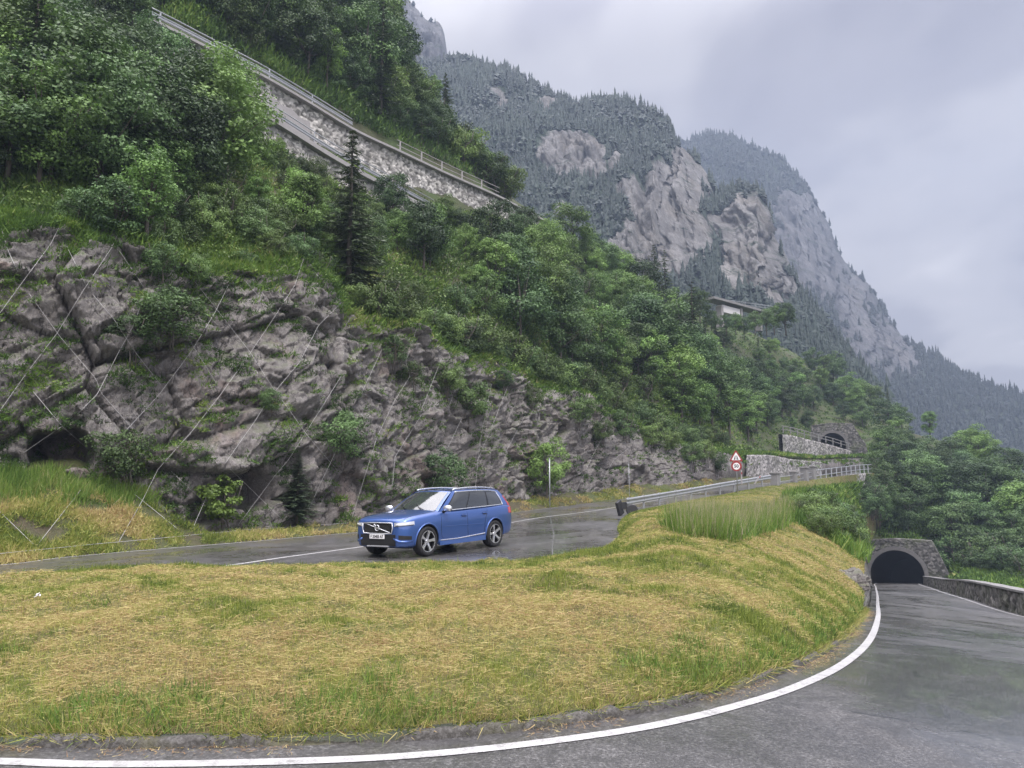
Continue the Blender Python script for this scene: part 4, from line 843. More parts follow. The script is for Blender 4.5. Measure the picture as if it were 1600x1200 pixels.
def make_grasses():
    rng=np.random.default_rng(5)
    # tall pale grass beside the guardrail
    pts,nr,pp=pix_points([(1046,822),(1090,808),(1150,803),(1200,796),(1235,790),(1265,803),(1240,815),(1205,830),(1170,836),(1130,846),(1098,836),(1072,838)],1700,('island',),rng); kk=fbm(pts*0.9,3,33)>-0.16; pts,nr=pts[kk],nr[kk]
    tufts('grass',pts,nr,20,0.14,(0.12,0.62),(0.014,0.026),M_LUSH,0.52+0.30*fbm(pts*0.7,3,2),rng,'tall uncut grass with pale seed heads beside the guardrail','grass',(0.30,0.26))
    tufts('grass',pts[::2],nr[::2],7,0.12,(0.4,0.85),(0.010,0.018),M_LUSH,0.95,rng,'pale seed heads standing above the tall grass','grass',(0.15,0.15))
    # verge under the cliff
    pts,nr,pp=pix_points([(-330,960),(-330,740),(260,735),(300,790),(560,800),(800,770),(1000,745),(1110,735),(1110,775),(1000,790),(800,808),(560,836),(300,858),(0,882)],13500,('verge',),rng)
    f=fbm(pts*0.35,3,4); lush=(pp[:,1]<792)&(pp[:,0]<260); ln=lush.astype(float)*sstep(802,762,pp[:,1]-pp[:,0]*0.03+rng.normal(size=len(pp))*9)
    lp=(ln>0.5)&(rng.random(len(pts))<0.62)&(fbm(pts*0.8,2,21)>-0.22); tufts('grass',pts[lp],nr[lp],15,0.14,(0.12,0.48),(0.014,0.026),M_LUSH,0.55+0.35*fbm(pts[lp]*0.9,2,3),rng,'lush bright green grass on the bank under the caves','grass',(0.35,0.3))
    k=(ln<=0.5)|(rng.random(len(pts))<0.25); dens=fbm(pts*0.6,3,9)>-0.10; k&=dens
    tufts('grass',pts[k],nr[k],13,0.13,(0.07,0.24),(0.014,0.028),M_GRASS,np.clip(0.46+f[k]*0.75,0.1,0.95),rng,'dry yellow-brown grass on the verge below the cliff','grass',(0.7,0.45))
    # hillside between cliff and walls
    pts,nr,pp=pix_points([(-340,300),(-340,120),(-80,180),(300,150),(380,180),(700,330),(860,345),(1000,430),(1120,480),(1290,570),(1420,680),(1420,710),(1175,712),(1080,700),(1000,680),(850,600),(700,535),(600,500),(545,480),(480,410),(300,420),(130,340)],17000,('hill','rock'),rng)
    steep=nr[:,2]>-0.25; pts,nr,pp=pts[steep],nr[steep],pp[steep]
    f=fbm(pts*0.22,3,6); br=np.zeros(len(pts))
    for cx,cy,rx,ry in ((350,285,60,40),(300,380,120,35),(470,320,70,40),(1060,600,60,35),(1120,690,50,25),(630,430,60,40),(760,500,70,40),(1250,705,40,20)): br+=np.exp(-((pp[:,0]-cx)/rx)**2-((pp[:,1]-cy)/ry)**2)
    tufts('undergrowth',pts,nr,12,0.24,(0.14,0.42),(0.025,0.055),M_LUSH,np.clip(0.30+f*0.8+br*0.36+0.25*fbm(pts*1.1,2,3),0.02,0.95),rng,'grass and weeds covering the hillside above the cliff','undergrowth',(0.5,0.35))
    # turf and weeds hanging over the brink of the cliff
    qx=np.linspace(-200,1425,1500); E=cr(COLX,CT,qx); tg=np.gradient(E,axis=0); tg[:,2]=0; tg=unit(tg); ow=np.stack([tg[:,1],-tg[:,0],0*tg[:,0]],1); k_=rng.integers(0,len(qx),6600)
    e_=E[k_]+ow[k_]*rng.normal(-0.5,0.75,len(k_))[:,None]; hz=[]
    for a_ in e_:
        best=None
        for bb in (BV_ROCK,BV_HILL):
            h=bb.ray_cast(Vector((a_[0],a_[1],a_[2]+4)),Vector((0,0,-1)))
            if h[0] is not None and (best is None or h[0].z>best.z): best=h[0]
        hz.append(best.z if best is not None and abs(best.z-a_[2])<2.6 else -99)
    e_[:,2]=hz; ok=e_[:,2]>-50; e_=e_[ok]; on=ow[k_][ok]
    tufts('undergrowth',e_,unit(on+np.array((0,0,0.8))),20,0.20,(0.12,0.45),(0.02,0.045),M_LUSH,np.clip(0.42+0.7*fbm(e_*0.4,3,4),0.05,0.95),rng,'grass and weeds hanging over the brink of the cliff','undergrowth',(0.6,0.4),0.3)
    # scrub behind the upper wall
    p2,n2,_=pix_points([(250,-20),(265,28),(405,100),(550,190),(690,255),(790,300),(850,342),(800,270),(690,180),(560,40),(400,-60)],2600,('hill',),rng)
    tufts('undergrowth',p2,n2,16,0.45,(0.25,0.8),(0.03,0.06),M_LUSH,np.clip(0.30+0.8*fbm(p2*0.2,3,4),0.02,0.9),rng,'scrub and grass on the slope behind the upper stone wall','undergrowth',(0.5,0.35))
    # broad-leaved weeds and seedlings among the grass
    k=rng.random(len(pts))<0.62; pw=pts[k]; per=16; n=len(pw)*per; q=np.repeat(pw,per,axis=0)+rng.normal(size=(n,3))*np.array((0.22,0.22,0.10))+np.array((0,0,0.16)); out=unit(rng.normal(size=(n,3))+np.array((0,-0.4,0.9)))
    a,sd=leaf_frame(rng,out); L=rng.uniform(0.07,0.19,n)*np.clip(np.linalg.norm(q,axis=1)/40,0.6,1.8); V,Fq=kites(q,a,sd,L,L*0.6)
    o=mesh_np('undergrowth',V,Fq,M_SHRUB,attrs={'tint':('FACE',np.clip(np.repeat(0.35+f[k]*0.9+br[k]*0.5,per)+rng.normal(size=n)*0.22,0,1))}); tag(o,'broad-leaved weeds on the slopes above the cliff','undergrowth',kind='stuff')
    # plants in the joints of the rock
    pts,nr,pp=pix_points([(-60,290),(130,320),(300,400),(480,390),(560,470),(700,520),(900,600),(1080,690),(1110,745),(900,770),(700,805),(540,825),(300,830),(230,780),(0,745),(-60,745)],26000,('rock',),rng)
    led=(nr[:,2]>0.30)&(fbm(pts*0.75,3,12)>0.02); 
    for cx,cy,rx,ry in ((700,600,50,50),(575,420,40,50),(60,585,60,30),(20,450,30,40),(200,590,40,25),(330,470,70,40),(440,690,40,30),(640,640,30,30),(1000,640,50,25),(1090,710,30,30),(840,620,40,40),(300,430,110,30),(610,760,60,30),(760,690,25,40)):
        led|=(np.exp(-((pp[:,0]-cx)/rx)**2-((pp[:,1]-cy)/ry)**2)>rng.uniform(0.35,1.5,len(pts)))
    pts,nr,pp=pts[led],nr[led],pp[led]
    tufts('undergrowth',pts,nr,13,0.10,(0.06,0.24),(0.018,0.04),M_LUSH,np.clip(0.30+fbm(pts*0.4,2,3)*0.8,0.02,0.9),rng,'moss, grass and weeds growing on ledges of the cliff','undergrowth',(0.8,0.4),0.5)
    # right slope and bank
    pts,nr,pp=pix_points([(1340,700),(1500,700),(1900,850),(1900,1050),(1700,955),(1600,940),(1530,920),(1470,912),(1440,850),(1375,846),(1362,800)],6500,('slope',),rng)
    tufts('undergrowth',pts,nr,16,0.30,(0.2,0.6),(0.04,0.08),M_LUSH,np.clip(0.40+fbm(pts*0.2,2,3)*0.5,0.05,0.9),rng,'rough grass on the slope beyond the parapet','undergrowth',(0.5,0.35))
    pts,nr,pp=pix_points([(1225,772),(1345,754),(1345,850),(1338,875),(1300,845),(1240,812)],2200,('island',),rng)
    tufts('undergrowth',pts,nr,18,0.2,(0.2,0.6),(0.03,0.06),M_LUSH,np.clip(0.45+fbm(pts*0.4,2,3)*0.5,0.1,0.85),rng,'rank green weeds on the bank left of the lower tunnel','undergrowth',(0.4,0.3))
make_grasses()
# ------------------------------------------------------------------ far woods: thousands of conifers, one mass per mountain
def far_forest(mt, n, hr, seed, label, rkmax=0.42, ridge=0, minpy=None):
    o,P3,rk,px,py=mt; rng=np.random.default_rng(seed); c=(P3[:-1,:-1]+P3[1:,1:])/2; ar=np.linalg.norm(np.cross(P3[1:,:-1]-P3[:-1,:-1],P3[:-1,1:]-P3[:-1,:-1]),axis=2)
    r=rk[:-1,:-1]; edge=r+fbm(c.reshape(-1,3)/9,3,seed).reshape(r.shape)*0.55; ok=(edge<rkmax)&(px[:-1,:-1]>-100)&(px[:-1,:-1]<1750)
    w=(ar*ok).ravel(); w/=w.sum(); k=rng.choice(len(w),n,p=w); i,j=k//r.shape[1],k%r.shape[1]
    a=rng.random(n)[:,None]; b=rng.random(n)[:,None]; p=(P3[i,j]*(1-a)+P3[i+1,j]*a)*(1-b)+(P3[i,j+1]*(1-a)+P3[i+1,j+1]*a)*b
    if ridge:
        ii=rng.integers(0,P3.shape[0]-1,ridge); p=np.concatenate([p,P3[ii,rng.integers(0,4,ridge)]]); n+=ridge
    patch=fbm(p/22,3,seed+9); H=rng.uniform(*hr,n)*(1+0.5*patch)*np.where(rng.random(n)<0.12,1.3,1.0); T=5; K=6; wdt=rng.random(n); H=H*np.where(wdt>0.72,0.72,1); rd=(rng.random(n)<np.clip(0.30+1.1*fbm(p/30,2,seed+4),0,0.8)); H=np.where(rd,H*0.62,H); V=np.zeros((n,T,K+1,3)); tint=np.zeros((n,T,K)); br=np.clip(0.22*rng.random(n)+0.30+1.3*patch,0,1.3)
    for t in range(T):
        z0=H*(0.06+0.17*t); z1=np.minimum(H*(0.06+0.17*t+0.36),H); rad=H*np.where(rd,0.42*math.sqrt(max(0.05,1-((t-1.2)/3.9)**2)),0.19*(1-t/(T+0.3)))*(1+0.8*((wdt>0.72)&~rd))*rng.uniform(0.75,1.25,n); ph=rng.uniform(0,6.28,n)
        V[:,t,K]=p+np.stack([0*H,0*H,z1],1)
        for q in range(K):
            rr=rad*(1.0 if q%2==0 else 0.5)*rng.uniform(0.8,1.25,n); an=ph+q*2*math.pi/K
            V[:,t,q]=p+np.stack([rr*np.cos(an),rr*np.sin(an),z0-rr*0.12],1)
            tint[:,t,q]=np.clip(0.45*br+0.4*rng.random(n),0,1)
    Fq=np.array([[(t*(K+1)+q,t*(K+1)+(q+1)%K,t*(K+1)+K) for q in range(K)] for t in range(T)]).reshape(-1,3)
    Fa=(Fq[None]+(np.arange(n)*T*(K+1))[:,None,None]).reshape(-1,3)
    m=mesh_np('forest',V.reshape(-1,3),Fa,M_FARTREE,smooth=True,attrs={'tint':('FACE',tint.ravel())}); tag(m,label,'forest',kind='stuff')
M_FARTREE=leaf_material('far_needles',(0.008,0.020,0.013),(0.022,0.045,0.024),trans=0.0,hue=0.0)
far_forest(MT_B,9500,(4.0,8.5),3,'dark conifer wood covering the nearer mountain',ridge=150)
far_forest(MT_C,8000,(6,11),4,'blue-hazed conifer wood covering the far mountain',0.5,ridge=160)
far_forest(MT_A,1200,(6,10),5,'conifers on the high cliff behind the left slope',0.35,ridge=20)
# ------------------------------------------------------------------ built things along the roads
def stone_material(name, base, joint=(0.10,0.095,0.085), green=0.3):
    t=NT(name); tint=t.attr('tint'); jn=t.attr('joint'); v=t.coord(); n=t.noise(v,3.5,6,0.7); n2=t.noise(v,0.5,4,0.6)
    c=t.mix(tint,tuple(x*0.55 for x in base),tuple(x*1.4 for x in base)); c=t.mix(t.ramp(n,[(0.35,0),(0.7,0.6)]),c,tuple(x*0.6 for x in base))
    vc=t.n('SeparateColor'); t.l(t.vor(t.coord(scale=(1,1,1.5)),3.6,'F1','Color'),vc.inputs[0]); c=t.mix(t.ramp(vc.outputs[0],[(0.25,0.75),(0.6,0)]),c,tuple(x*0.3 for x in base)); c=t.mix(t.ramp(vc.outputs[1],[(0.6,0),(0.95,0.7)]),c,tuple(x*1.9 for x in base)); c=t.mix(jn,c,joint); c=t.mix(t.math('MULTIPLY',t.ramp(n2,[(0.5,0),(0.66,1)]),green),c,(0.07,0.09,0.03))
    return t.done(t.pbsdf(c,0.9,normal=t.bump(n,0.7,0.04)))
M_STONE=stone_material('wall_stone',(0.33,0.315,0.305),joint=(0.05,0.047,0.042))
M_STONED=stone_material('old_wall_stone',(0.15,0.142,0.135),joint=(0.04,0.038,0.033),green=0.45)
M_CONC=simple('concrete',(0.30,0.285,0.28),0.85,var=0.22,scale=2.2)
M_CONCD=simple('weathered_concrete',(0.21,0.205,0.20),0.85,var=0.35,scale=3.0)
M_STEEL=simple('galvanised_steel',(0.36,0.37,0.385),0.42,0.55,var=0.2,scale=3.0)
M_RAIL=simple('dull_rail_steel',(0.27,0.28,0.29),0.5,0.4,var=0.25,scale=2.0)
M_DARK=simple('dark_rubber',(0.025,0.025,0.027),0.6)
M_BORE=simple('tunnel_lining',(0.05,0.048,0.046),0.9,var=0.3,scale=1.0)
M_WHITE=simple('white_paint',(0.78,0.77,0.76),0.45,var=0.06)
def stonework(V, res_scale, thick_dir, depth, rng_seed, flat=0.6):
    """pushes grid points out into separate stones; returns points, tint, joint"""
    q=V*res_scale; f1,f2,o_,h=worley(q,rng_seed); e=f2-f1
    tint=((h*37)&255)/255.0; joint=np.clip(1-e/0.13,0,1)
    d=(sstep(0.0,0.16,e)*0.7+((h*91)&255)/255.0*0.5+fbm(V*2.5,2,rng_seed)*0.3-0.6)*depth
    return V+thick_dir*d[:,None], tint, joint
def stone_wall(name, bot, top, thick, mat, parent=None, res=0.16, stone=(2.1,2.1,3.2), depth=0.09, facing=None, seed=2, nv=None):
    """a wall of separate stones between a bottom and a top polyline; the relief is on the side facing the road or valley"""
    L=np.linalg.norm(np.diff(np.asarray(top),axis=0),axis=1).sum(); n=max(8,int(L/res)); B=spline(bot,n); T=spline(top,n); T[:,2]+=fbm(T*1.2,2,seed)*0.05
    H=np.abs(T[:,2]-B[:,2]).max(); m=nv or max(4,int(H/res)); tg=np.gradient(T,axis=0); tg[:,2]=0; tg=unit(tg); nr=np.stack([tg[:,1],-tg[:,0],0*tg[:,0]],1)
    fc=np.array(facing if facing is not None else (0,0,0))[:2]; 
    if np.mean(((fc-T[:,:2])*nr[:,:2]).sum(1))<0: nr=-nr
    v=np.linspace(0,1,m); G=B[:,None]*(1-v)[None,:,None]+T[:,None]*v[None,:,None]; N3=np.repeat(nr,m,axis=0)
    P3,ti,jo=stonework(G.reshape(-1,3),np.array(stone),N3,depth,seed)
    back=G[:,[m-1,0]]-nr[:,None]*thick; bt=back.reshape(-1,3)
    A=np.concatenate([P3.reshape(n,m,3),back.reshape(n,2,3)],1); tt=np.concatenate([ti.reshape(n,m),np.full((n,2),0.5)],1); jj=np.concatenate([jo.reshape(n,m),np.zeros((n,2))],1)
    f=grid_faces(n,m+2); k=m+2; cl=np.array([[i*k+m+1,i*k,(i+1)*k,(i+1)*k+m+1] for i in range(n-1)])
    V=A.reshape(-1,3); F2=np.concatenate([f,cl])
    # end caps as fans of quads towards the back edge
    caps=[]
    for i in (0,n-1):
        for j in range(m-1): caps.append([i*k+j,i*k+j+1,i*k+m,i*k+m+1] if j in (0,) else [i*k+j,i*k+j+1,i*k+m,i*k+m])
    o=mesh_np(name,V,np.array(F2),mat,parent,attrs={'tint':('POINT',tt.ravel()),'joint':('POINT',jj.ravel())})
    return o
def lifted(pts,dz): return [np.asarray(p)+np.array((0,0,dz)) for p in pts]
def coping(path, w, h, mat, name, parent=None, seg=None, jitter=0.0):
    p=np.asarray(path); n=len(p); tg=np.gradient(p,axis=0); tg[:,2]=0; tg=unit(tg); nr=np.stack([tg[:,1],-tg[:,0],0*tg[:,0]],1); V=[]
    wob=fbm(p*0.8,2,4)*jitter
    for i in range(n):
        for s,z in ((-1,0),(1,0),(1,1),(-1,1)): V.append(p[i]+nr[i]*s*w/2+np.array((0,0,z*h+wob[i])))
    f=[]
    for i in range(n-1):
        for k in range(4): f.append((i*4+k,i*4+(k+1)%4,(i+1)*4+(k+1)%4,(i+1)*4+k))
    f+= [(0,1,2,3),((n-1)*4+3,(n-1)*4+2,(n-1)*4+1,(n-1)*4)]
    mb=MB(); mb.add(V,f); return mb.build(name,mat,parent)
def beam_profile(path, mat, name, parent, h=0.31, facing=(0,0)):
    """W-profile crash barrier beam along a path (centre line of the beam)"""
    p=np.asarray(path); tg=np.gradient(p,axis=0); tg[:,2]=0; tg=unit(tg); nr=np.stack([tg[:,1],-tg[:,0],0*tg[:,0]],1)
    if np.mean(((np.array(facing)-p[:,:2])*nr[:,:2]).sum(1))<0: nr=-nr
    pr=[(0.0,0.5),(0.035,0.46),(0.075,0.36),(0.075,0.22),(0.03,0.08),(0.03,-0.08),(0.075,-0.22),(0.075,-0.36),(0.035,-0.46),(0,-0.5)]
    pr=pr+[(a-0.012,b) for a,b in reversed(pr)]; k=len(pr); V=np.stack([p+nr*a+np.array((0,0,b*h)) for a,b in pr],1).reshape(-1,3); n=len(p)
    f=[(i*k+j,i*k+(j+1)%k,(i+1)*k+(j+1)%k,(i+1)*k+j) for i in range(n-1) for j in range(k)]
    mb=MB(); mb.add(V,f); return mb.build(name,mat,parent)
def path_at(p, step):
    p=np.asarray(p,float); L=np.concatenate([[0],np.cumsum(np.linalg.norm(np.diff(p,axis=0),axis=1))]); s=np.arange(step*0.15,L[-1],step); return np.stack([np.interp(s,L,p[:,k]) for k in range(3)],1)
def yaw_of(t): return math.atan2(t[1],t[0])
# ---- guardrail of the upper road
gpath=spline([P(978,803,39.0),P(1020,794,43),P(1060,786,46.5),P(1130,771.5,53),P(1204,757.5,60)],40)
for p in gpath: p[2]=max(p[2],road_z(p[0],p[1],p[2]))
def make_guardrail():
    e=empty('guardrail',tuple(gpath[0]),0,'grey two-ridged steel guardrail on posts along the near edge of the upper road','guardrail'); o0=np.array(gpath[0])
    rel=gpath-o0
    beam_profile(rel+np.array((0,0,0.60)),M_STEEL,'rail_beam',e,0.33,facing=-o0[:2])
    for q in path_at(rel,2.6):
        m=MB(); m.box((q[0],q[1],q[2]+0.30),(0.10,0.13,1.0)); m.build('post',M_RAIL,e,bevel=0.01)
    # dark flared end with a round cap, leaning towards the road
    m=MB(); m.box((-0.35,-0.30,0.30),(0.40,0.16,0.72),Euler((0.0,-0.42,0.9)).to_matrix()); m.box((-0.12,-0.12,0.42),(0.5,0.10,0.34),Euler((0,0,0.9)).to_matrix()); m.lathe([(0.0,-0.08),(0.28,-0.08),(0.30,-0.02),(0.30,0.06),(0.0,0.08)],'y',20,(0.28,-0.24,0.18)); m.build('end_piece',M_DARK,e,bevel=0.02)
make_guardrail()
# ---- pillars with pipe rails between them, further up
PILL=[P(1212,767,61),P(1241,762,65.5),P(1258,758,68.5),P(1270,755,71)]
for k,(p,h,w) in enumerate(zip(PILL,(1.32,1.25,1.45,1.45),(0.62,0.52,0.62,0.62))):
    e=empty('stone_pillar',tuple(p),yaw_of((0.62,0.78)),['short wide pillar of dark stone at the upper end of the guardrail','second dark stone pillar from the end of the guardrail','third dark stone pillar from the guardrail with a broad cap','fourth dark stone pillar from the guardrail, where the railing begins'][k],'pillar','dark stone pillars along the upper road')
    m=MB(); m.box((0,0,h/2-0.3),(w,w*0.9,h+0.6)); m.build('shaft',M_CONCD,e,bevel=0.03); m=MB(); m.box((0,0,h+0.07),(w*1.22,w*1.12,0.14)); m.build('cap',M_CONCD,e,bevel=0.03)
def railing(name, path, h, step, label, group=None, mat=None, rails=(1.0,0.62), r=0.03, beam=None, facing=(0,0), pr=0.035, boxpost=None):
    o0=np.array(path[0]); rel=np.asarray(path)-o0; e=empty(name,tuple(o0),0,label,'railing',group)
    for f in rails: m=MB(); m.tube(rel+np.array((0,0,h*f)),r,6); m.build('rail',mat or M_STEEL,e,smooth=True)
    if beam: beam_profile(rel+np.array((0,0,beam)),mat or M_STEEL,'rail_beam',e,0.33,facing=np.array(facing)-o0[:2])
    for q in path_at(rel,step):
        m=MB()
        if boxpost: m.box((q[0],q[1],q[2]+h/2),(boxpost,boxpost,h))
        else: m.tube([(q[0],q[1],q[2]-0.1),(q[0],q[1],q[2]+h)],pr,6)
        m.build('post',mat or M_STEEL,e)
    return e
railing('railing',spline([P(1212,765,61.3),P(1241,760,65.7),P(1270,754,71)],12),1.0,9,'pipe rails strung between the dark stone pillars',rails=(0.95,0.55))
up_edge=spline([P(1272,753,72),P(1310,746.5,80),P(1350,740.5,90),P(1362,739.5,93.5)],30)
railing('railing',up_edge,1.05,2.2,'grey railing on the stone wall where the upper road nears the wood',rails=(1.0,0.5),r=0.04,boxpost=0.09)
w=stone_wall('stone_wall',lifted(up_edge,-3.4),lifted(up_edge,0.05),0.5,M_STONE,facing=(30,20),seed=5); tag(w,'pale stone retaining wall carrying the upper road above the bank bushes','stone wall')
# retaining wall on the hill side of the upper road
w=stone_wall('stone_wall',[P(1166,752.5,79.6),P(1200,750,83.5),P(1240,748,89.5),P(1284,745,96.5)],[P(1166,711,79.7),P(1200,711,83.7),P(1240,718,89.8),P(1284,722,96.8)],0.6,M_STONE,facing=(10,40),seed=8); tag(w,'light grey stone wall holding up the hillside behind the warning sign','stone wall')
# wall and rail of the next road level, leading to the upper tunnel
wt=[P(1222,676,114),P(1240,679,117),P(1268,686,122),P(1300,694,127),P(1330,703,131)]
w=stone_wall('stone_wall',lifted(wt,-3.6),lifted(wt,-0.2),0.6,M_STONE,facing=(10,40),seed=11,res=0.2); tag(w,'small pale stone wall below the railing in front of the upper tunnel','stone wall')
railing('railing',wt,1.0,2.6,'pale railing sloping down in front of the upper tunnel mouth',rails=(1.0,0.5),r=0.06,boxpost=0.14,mat=M_CONCD)
# ---- tunnel portals
def portal(name, c, yaw, W, Hh, wallw, wallh, label, wing=(1.6,2.6), depth=45.0, slope=0.0, side_shift=0.0, sink=0.5):
    """opening W x Hh, centred at the road; local +y points into the mountain"""
    e=empty(name,tuple(c),yaw,label,'tunnel portal'); R=W/2; sp=max(Hh-R,0.02)
    arc=[(R*math.cos(a),sp+R*math.sin(a)) for a in np.linspace(0,math.pi,33)]
    n=150; 
    # facade of stones: fan between the opening and the wall outline
    op=np.array([(R,-sink)]+[(R,z) for z in np.linspace(0,sp,6)[:-1]]+arc+[(-R,z) for z in np.linspace(sp,0,6)[1:]]+[(-R,-sink)])
    xr,xl=wallw/2+side_shift,-wallw/2+side_shift
    outp=[]
    outline=[(xr+wing[0],-sink),(xr+wing[0]*0.9,Hh*0.35),(xr+wing[0]*0.45,Hh*0.85),(xr,wallh),(0,wallh+0.15),(xl,wallh-0.2),(xl,-sink)]
    ol=np.array(outline,float); L=np.concatenate([[0],np.cumsum(np.linalg.norm(np.diff(ol,axis=0),axis=1))]); L2=np.concatenate([[0],np.cumsum(np.linalg.norm(np.diff(op,axis=0),axis=1))])
    tt=np.linspace(0,1,n); Op=np.stack([np.interp(tt*L2[-1],L2,op[:,k]) for k in (0,1)],1)
    # the outline point in the same direction from the opening's middle
    Ou=[]
    cen=np.array((0,Hh*0.35)); dens=np.stack([np.interp(np.linspace(0,L[-1],3000),L,ol[:,k]) for k in (0,1)],1); an=np.unwrap(np.arctan2(dens[:,1]-cen[1],dens[:,0]-cen[0])); ao=np.unwrap(np.arctan2(Op[:,1]-cen[1],Op[:,0]-cen[0]))
    Ou=np.stack([np.interp(ao,an,dens[:,k]) for k in (0,1)],1); Ou[0]=ol[0]; Ou[-1]=ol[-1]
    m=22; v=np.linspace(0,1,m); G=Op[:,None]*(1-v)[None,:,None]+Ou[:,None]*v[None,:,None]
    V=np.stack([G[...,0],0*G[...,0],G[...,1]],-1).reshape(-1,3); P3,ti,jo=stonework(V+np.array(c),np.array((1.7,1.7,2.6)),np.tile((0,-1.0,0),(len(V),1)),0.10,6); P3=P3-np.array(c)
    A=P3.reshape(n,m,3); rim=A[:,:1]+np.array((0,1.2,0)); outb=A[:,-1:]+np.array((0,1.6,0)); A=np.concatenate([rim,A,outb],1)
    t3=np.concatenate([np.full((n,1),0.4),ti.reshape(n,m),np.full((n,1),0.4)],1); j3=np.concatenate([np.zeros((n,1)),jo.reshape(n,m),np.zeros((n,1))],1)
    mesh_np('facade',A.reshape(-1,3),grid_faces(n,m+2),M_STONED,e,attrs={'tint':('POINT',t3.ravel()),'joint':('POINT',j3.ravel())})
    # ring of arch stones, a little proud
    mb=MB(); full=np.array([(R,z) for z in np.linspace(-0.1,sp,5)[:-1]]+arc+[(-R,z) for z in np.linspace(sp,-0.1,5)[1:]]); k=len(full)
    nrm=unit(full-np.array((0,sp*0.6))); outr=full+nrm*0.42; V=[]
    for i in range(k):
        for (p2,y) in ((full[i]*np.array((0.992,1))-np.array((0,0.02)),-0.16),(outr[i],-0.16),(outr[i],0.2),(full[i]*np.array((0.992,1))-np.array((0,0.02)),0.2)): V.append((p2[0],y,p2[1]))
    f=[(i*4+j,i*4+(j+1)%4,(i+1)*4+(j+1)%4,(i+1)*4+j) for i in range(k-1) for j in range(4)]
    mb.add(V,f); mb.build('arch_ring',simple('arch_stone',(0.145,0.138,0.135),0.9,var=0.45,scale=2.6),e)
    # bore
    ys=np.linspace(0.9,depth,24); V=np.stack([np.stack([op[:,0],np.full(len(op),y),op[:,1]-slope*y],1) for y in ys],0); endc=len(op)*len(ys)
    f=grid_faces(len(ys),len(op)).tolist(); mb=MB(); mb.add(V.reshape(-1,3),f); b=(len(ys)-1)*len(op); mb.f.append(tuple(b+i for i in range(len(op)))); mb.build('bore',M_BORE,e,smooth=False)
    return e
c0=(RI[1]+RO[1])/2; dirv=(RI[0]+RO[0])/2-c0; sl_=-dirv[2]/np.linalg.norm(dirv[:2])
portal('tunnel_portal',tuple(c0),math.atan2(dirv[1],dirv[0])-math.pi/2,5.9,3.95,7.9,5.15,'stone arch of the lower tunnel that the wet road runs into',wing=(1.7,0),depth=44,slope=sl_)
c1=P(1302,706,133); portal('tunnel_portal',tuple(c1),math.radians(-18),4.2,3.3,6.6,4.9,'half-hidden stone arch of the upper tunnel behind the pale railing',wing=(2.2,0),depth=8)
# ---- wall on the left of the lower road, from the island to the tunnel
k0,k1=ridx(1.0),ridx(4.6); a=CI[k0:k1][::-1]; d=unit((CI-CO)[k0:k1][::-1]); s_=np.linspace(0,1,len(a)); hw=np.interp(s_,[0,0.12,0.3,0.55,0.8,1],[0.35,0.9,1.7,2.4,3.4,4.4])
bot=a+d*0.10-np.array((0,0,0.4)); topw=a+d*(0.28+hw*0.20)[:,None]; topw[:,2]+=hw
w=stone_wall('stone_wall',bot[::6],topw[::6],0.5,M_STONED,facing=(60,50),seed=14,res=0.13); tag(w,'dark mossy stone wall along the left of the road down to the lower tunnel','stone wall')
# ---- parapet on the right of the lower road
k0,k1=ridx(1.02),ridx(6.0); a=CO[k0:k1]; d=unit((CO-CI)[k0:k1]); pb=a+d*0.25-np.array((0,0,0.3)); pt=a+d*0.25+np.array((0,0,0.80))
e=empty('parapet',tuple(pt[0]),0,'low stone parapet with flat coping along the right of the wet road','parapet')
w=stone_wall('wall',(pb-pt[0])[::5],(pt-pt[0])[::5],0.42,M_STONED,e,res=0.11,stone=(1.9,1.9,2.6),depth=0.14,facing=(20-pt[0][0],60-pt[0][1]),seed=17)
coping((pt+d*0.21-pt[0])[::4],0.58,0.08,M_CONCD,'coping',e,jitter=0.05)
# ---- terraces of the old road, high on the left
M_PALE=stone_material('pale_wall_stone',(0.45,0.43,0.405),joint=(0.07,0.066,0.06),green=0.15)
LT=[P(372,152,50.5),P(400,172,52),P(441,197,54),P(520,246,57.5),P(620,301,63),P(700,344,68.5),P(735,362,71)]
UT=[P(236,33,48.8),P(265,47,50),P(330,80,52.6),P(405,118,55.5),P(480,161,59.5),P(550,203,63),P(620,236,67),P(690,269,72),P(780,309,78.5),P(852,347,84.2)]
w=stone_wall('stone_wall',lifted(LT,-6.0),lifted(LT,-0.35),0.8,M_PALE,facing=(0,0),seed=21,res=0.2,stone=(1.5,1.5,2.2),depth=0.16); tag(w,'rough stone wall under the lower of the two roads high on the left','stone wall')
cop=coping(spline(lifted(LT,-0.35),60),0.9,0.35,M_CONC,'road_edge_beam'); tag(cop,'pale concrete edge beam of the lower road high on the left','edge beam')
e=empty('stone_wall',tuple(UT[0]),0,'long tall stone wall under the upper road high on the left','stone wall'); rel=[np.asarray(p)-np.asarray(UT[0]) for p in UT]
stone_wall('wall',lifted(rel,-7.0),lifted(rel,-0.22),0.8,M_PALE,e,facing=(0-UT[0][0],0-UT[0][1]),seed=24,res=0.2,stone=(1.5,1.5,2.3),depth=0.16)
coping(spline(lifted(rel,-0.22),60),0.92,0.20,M_CONC,'coping',e)
pa=[P(409,150,55.3),P(430,163,56.3),P(455,180,57.6),P(478,197,58.8)]; pa=[p-np.asarray(UT[0]) for p in pa]
m=MB(); pp=spline(pa,12); tg=unit(np.gradient(pp,axis=0)*np.array((1,1,0))); nn=np.stack([tg[:,1],-tg[:,0],0*tg[:,0]],1); V=[]
for i in range(12):
    for s,z in ((0.55,-4.6),(0.55,0.0),(0.0,0.0),(0.0,-4.6)): V.append(pp[i]+nn[i]*s+np.array((0,0,z+0.12*math.sin(i*1.3)*(z==0))))
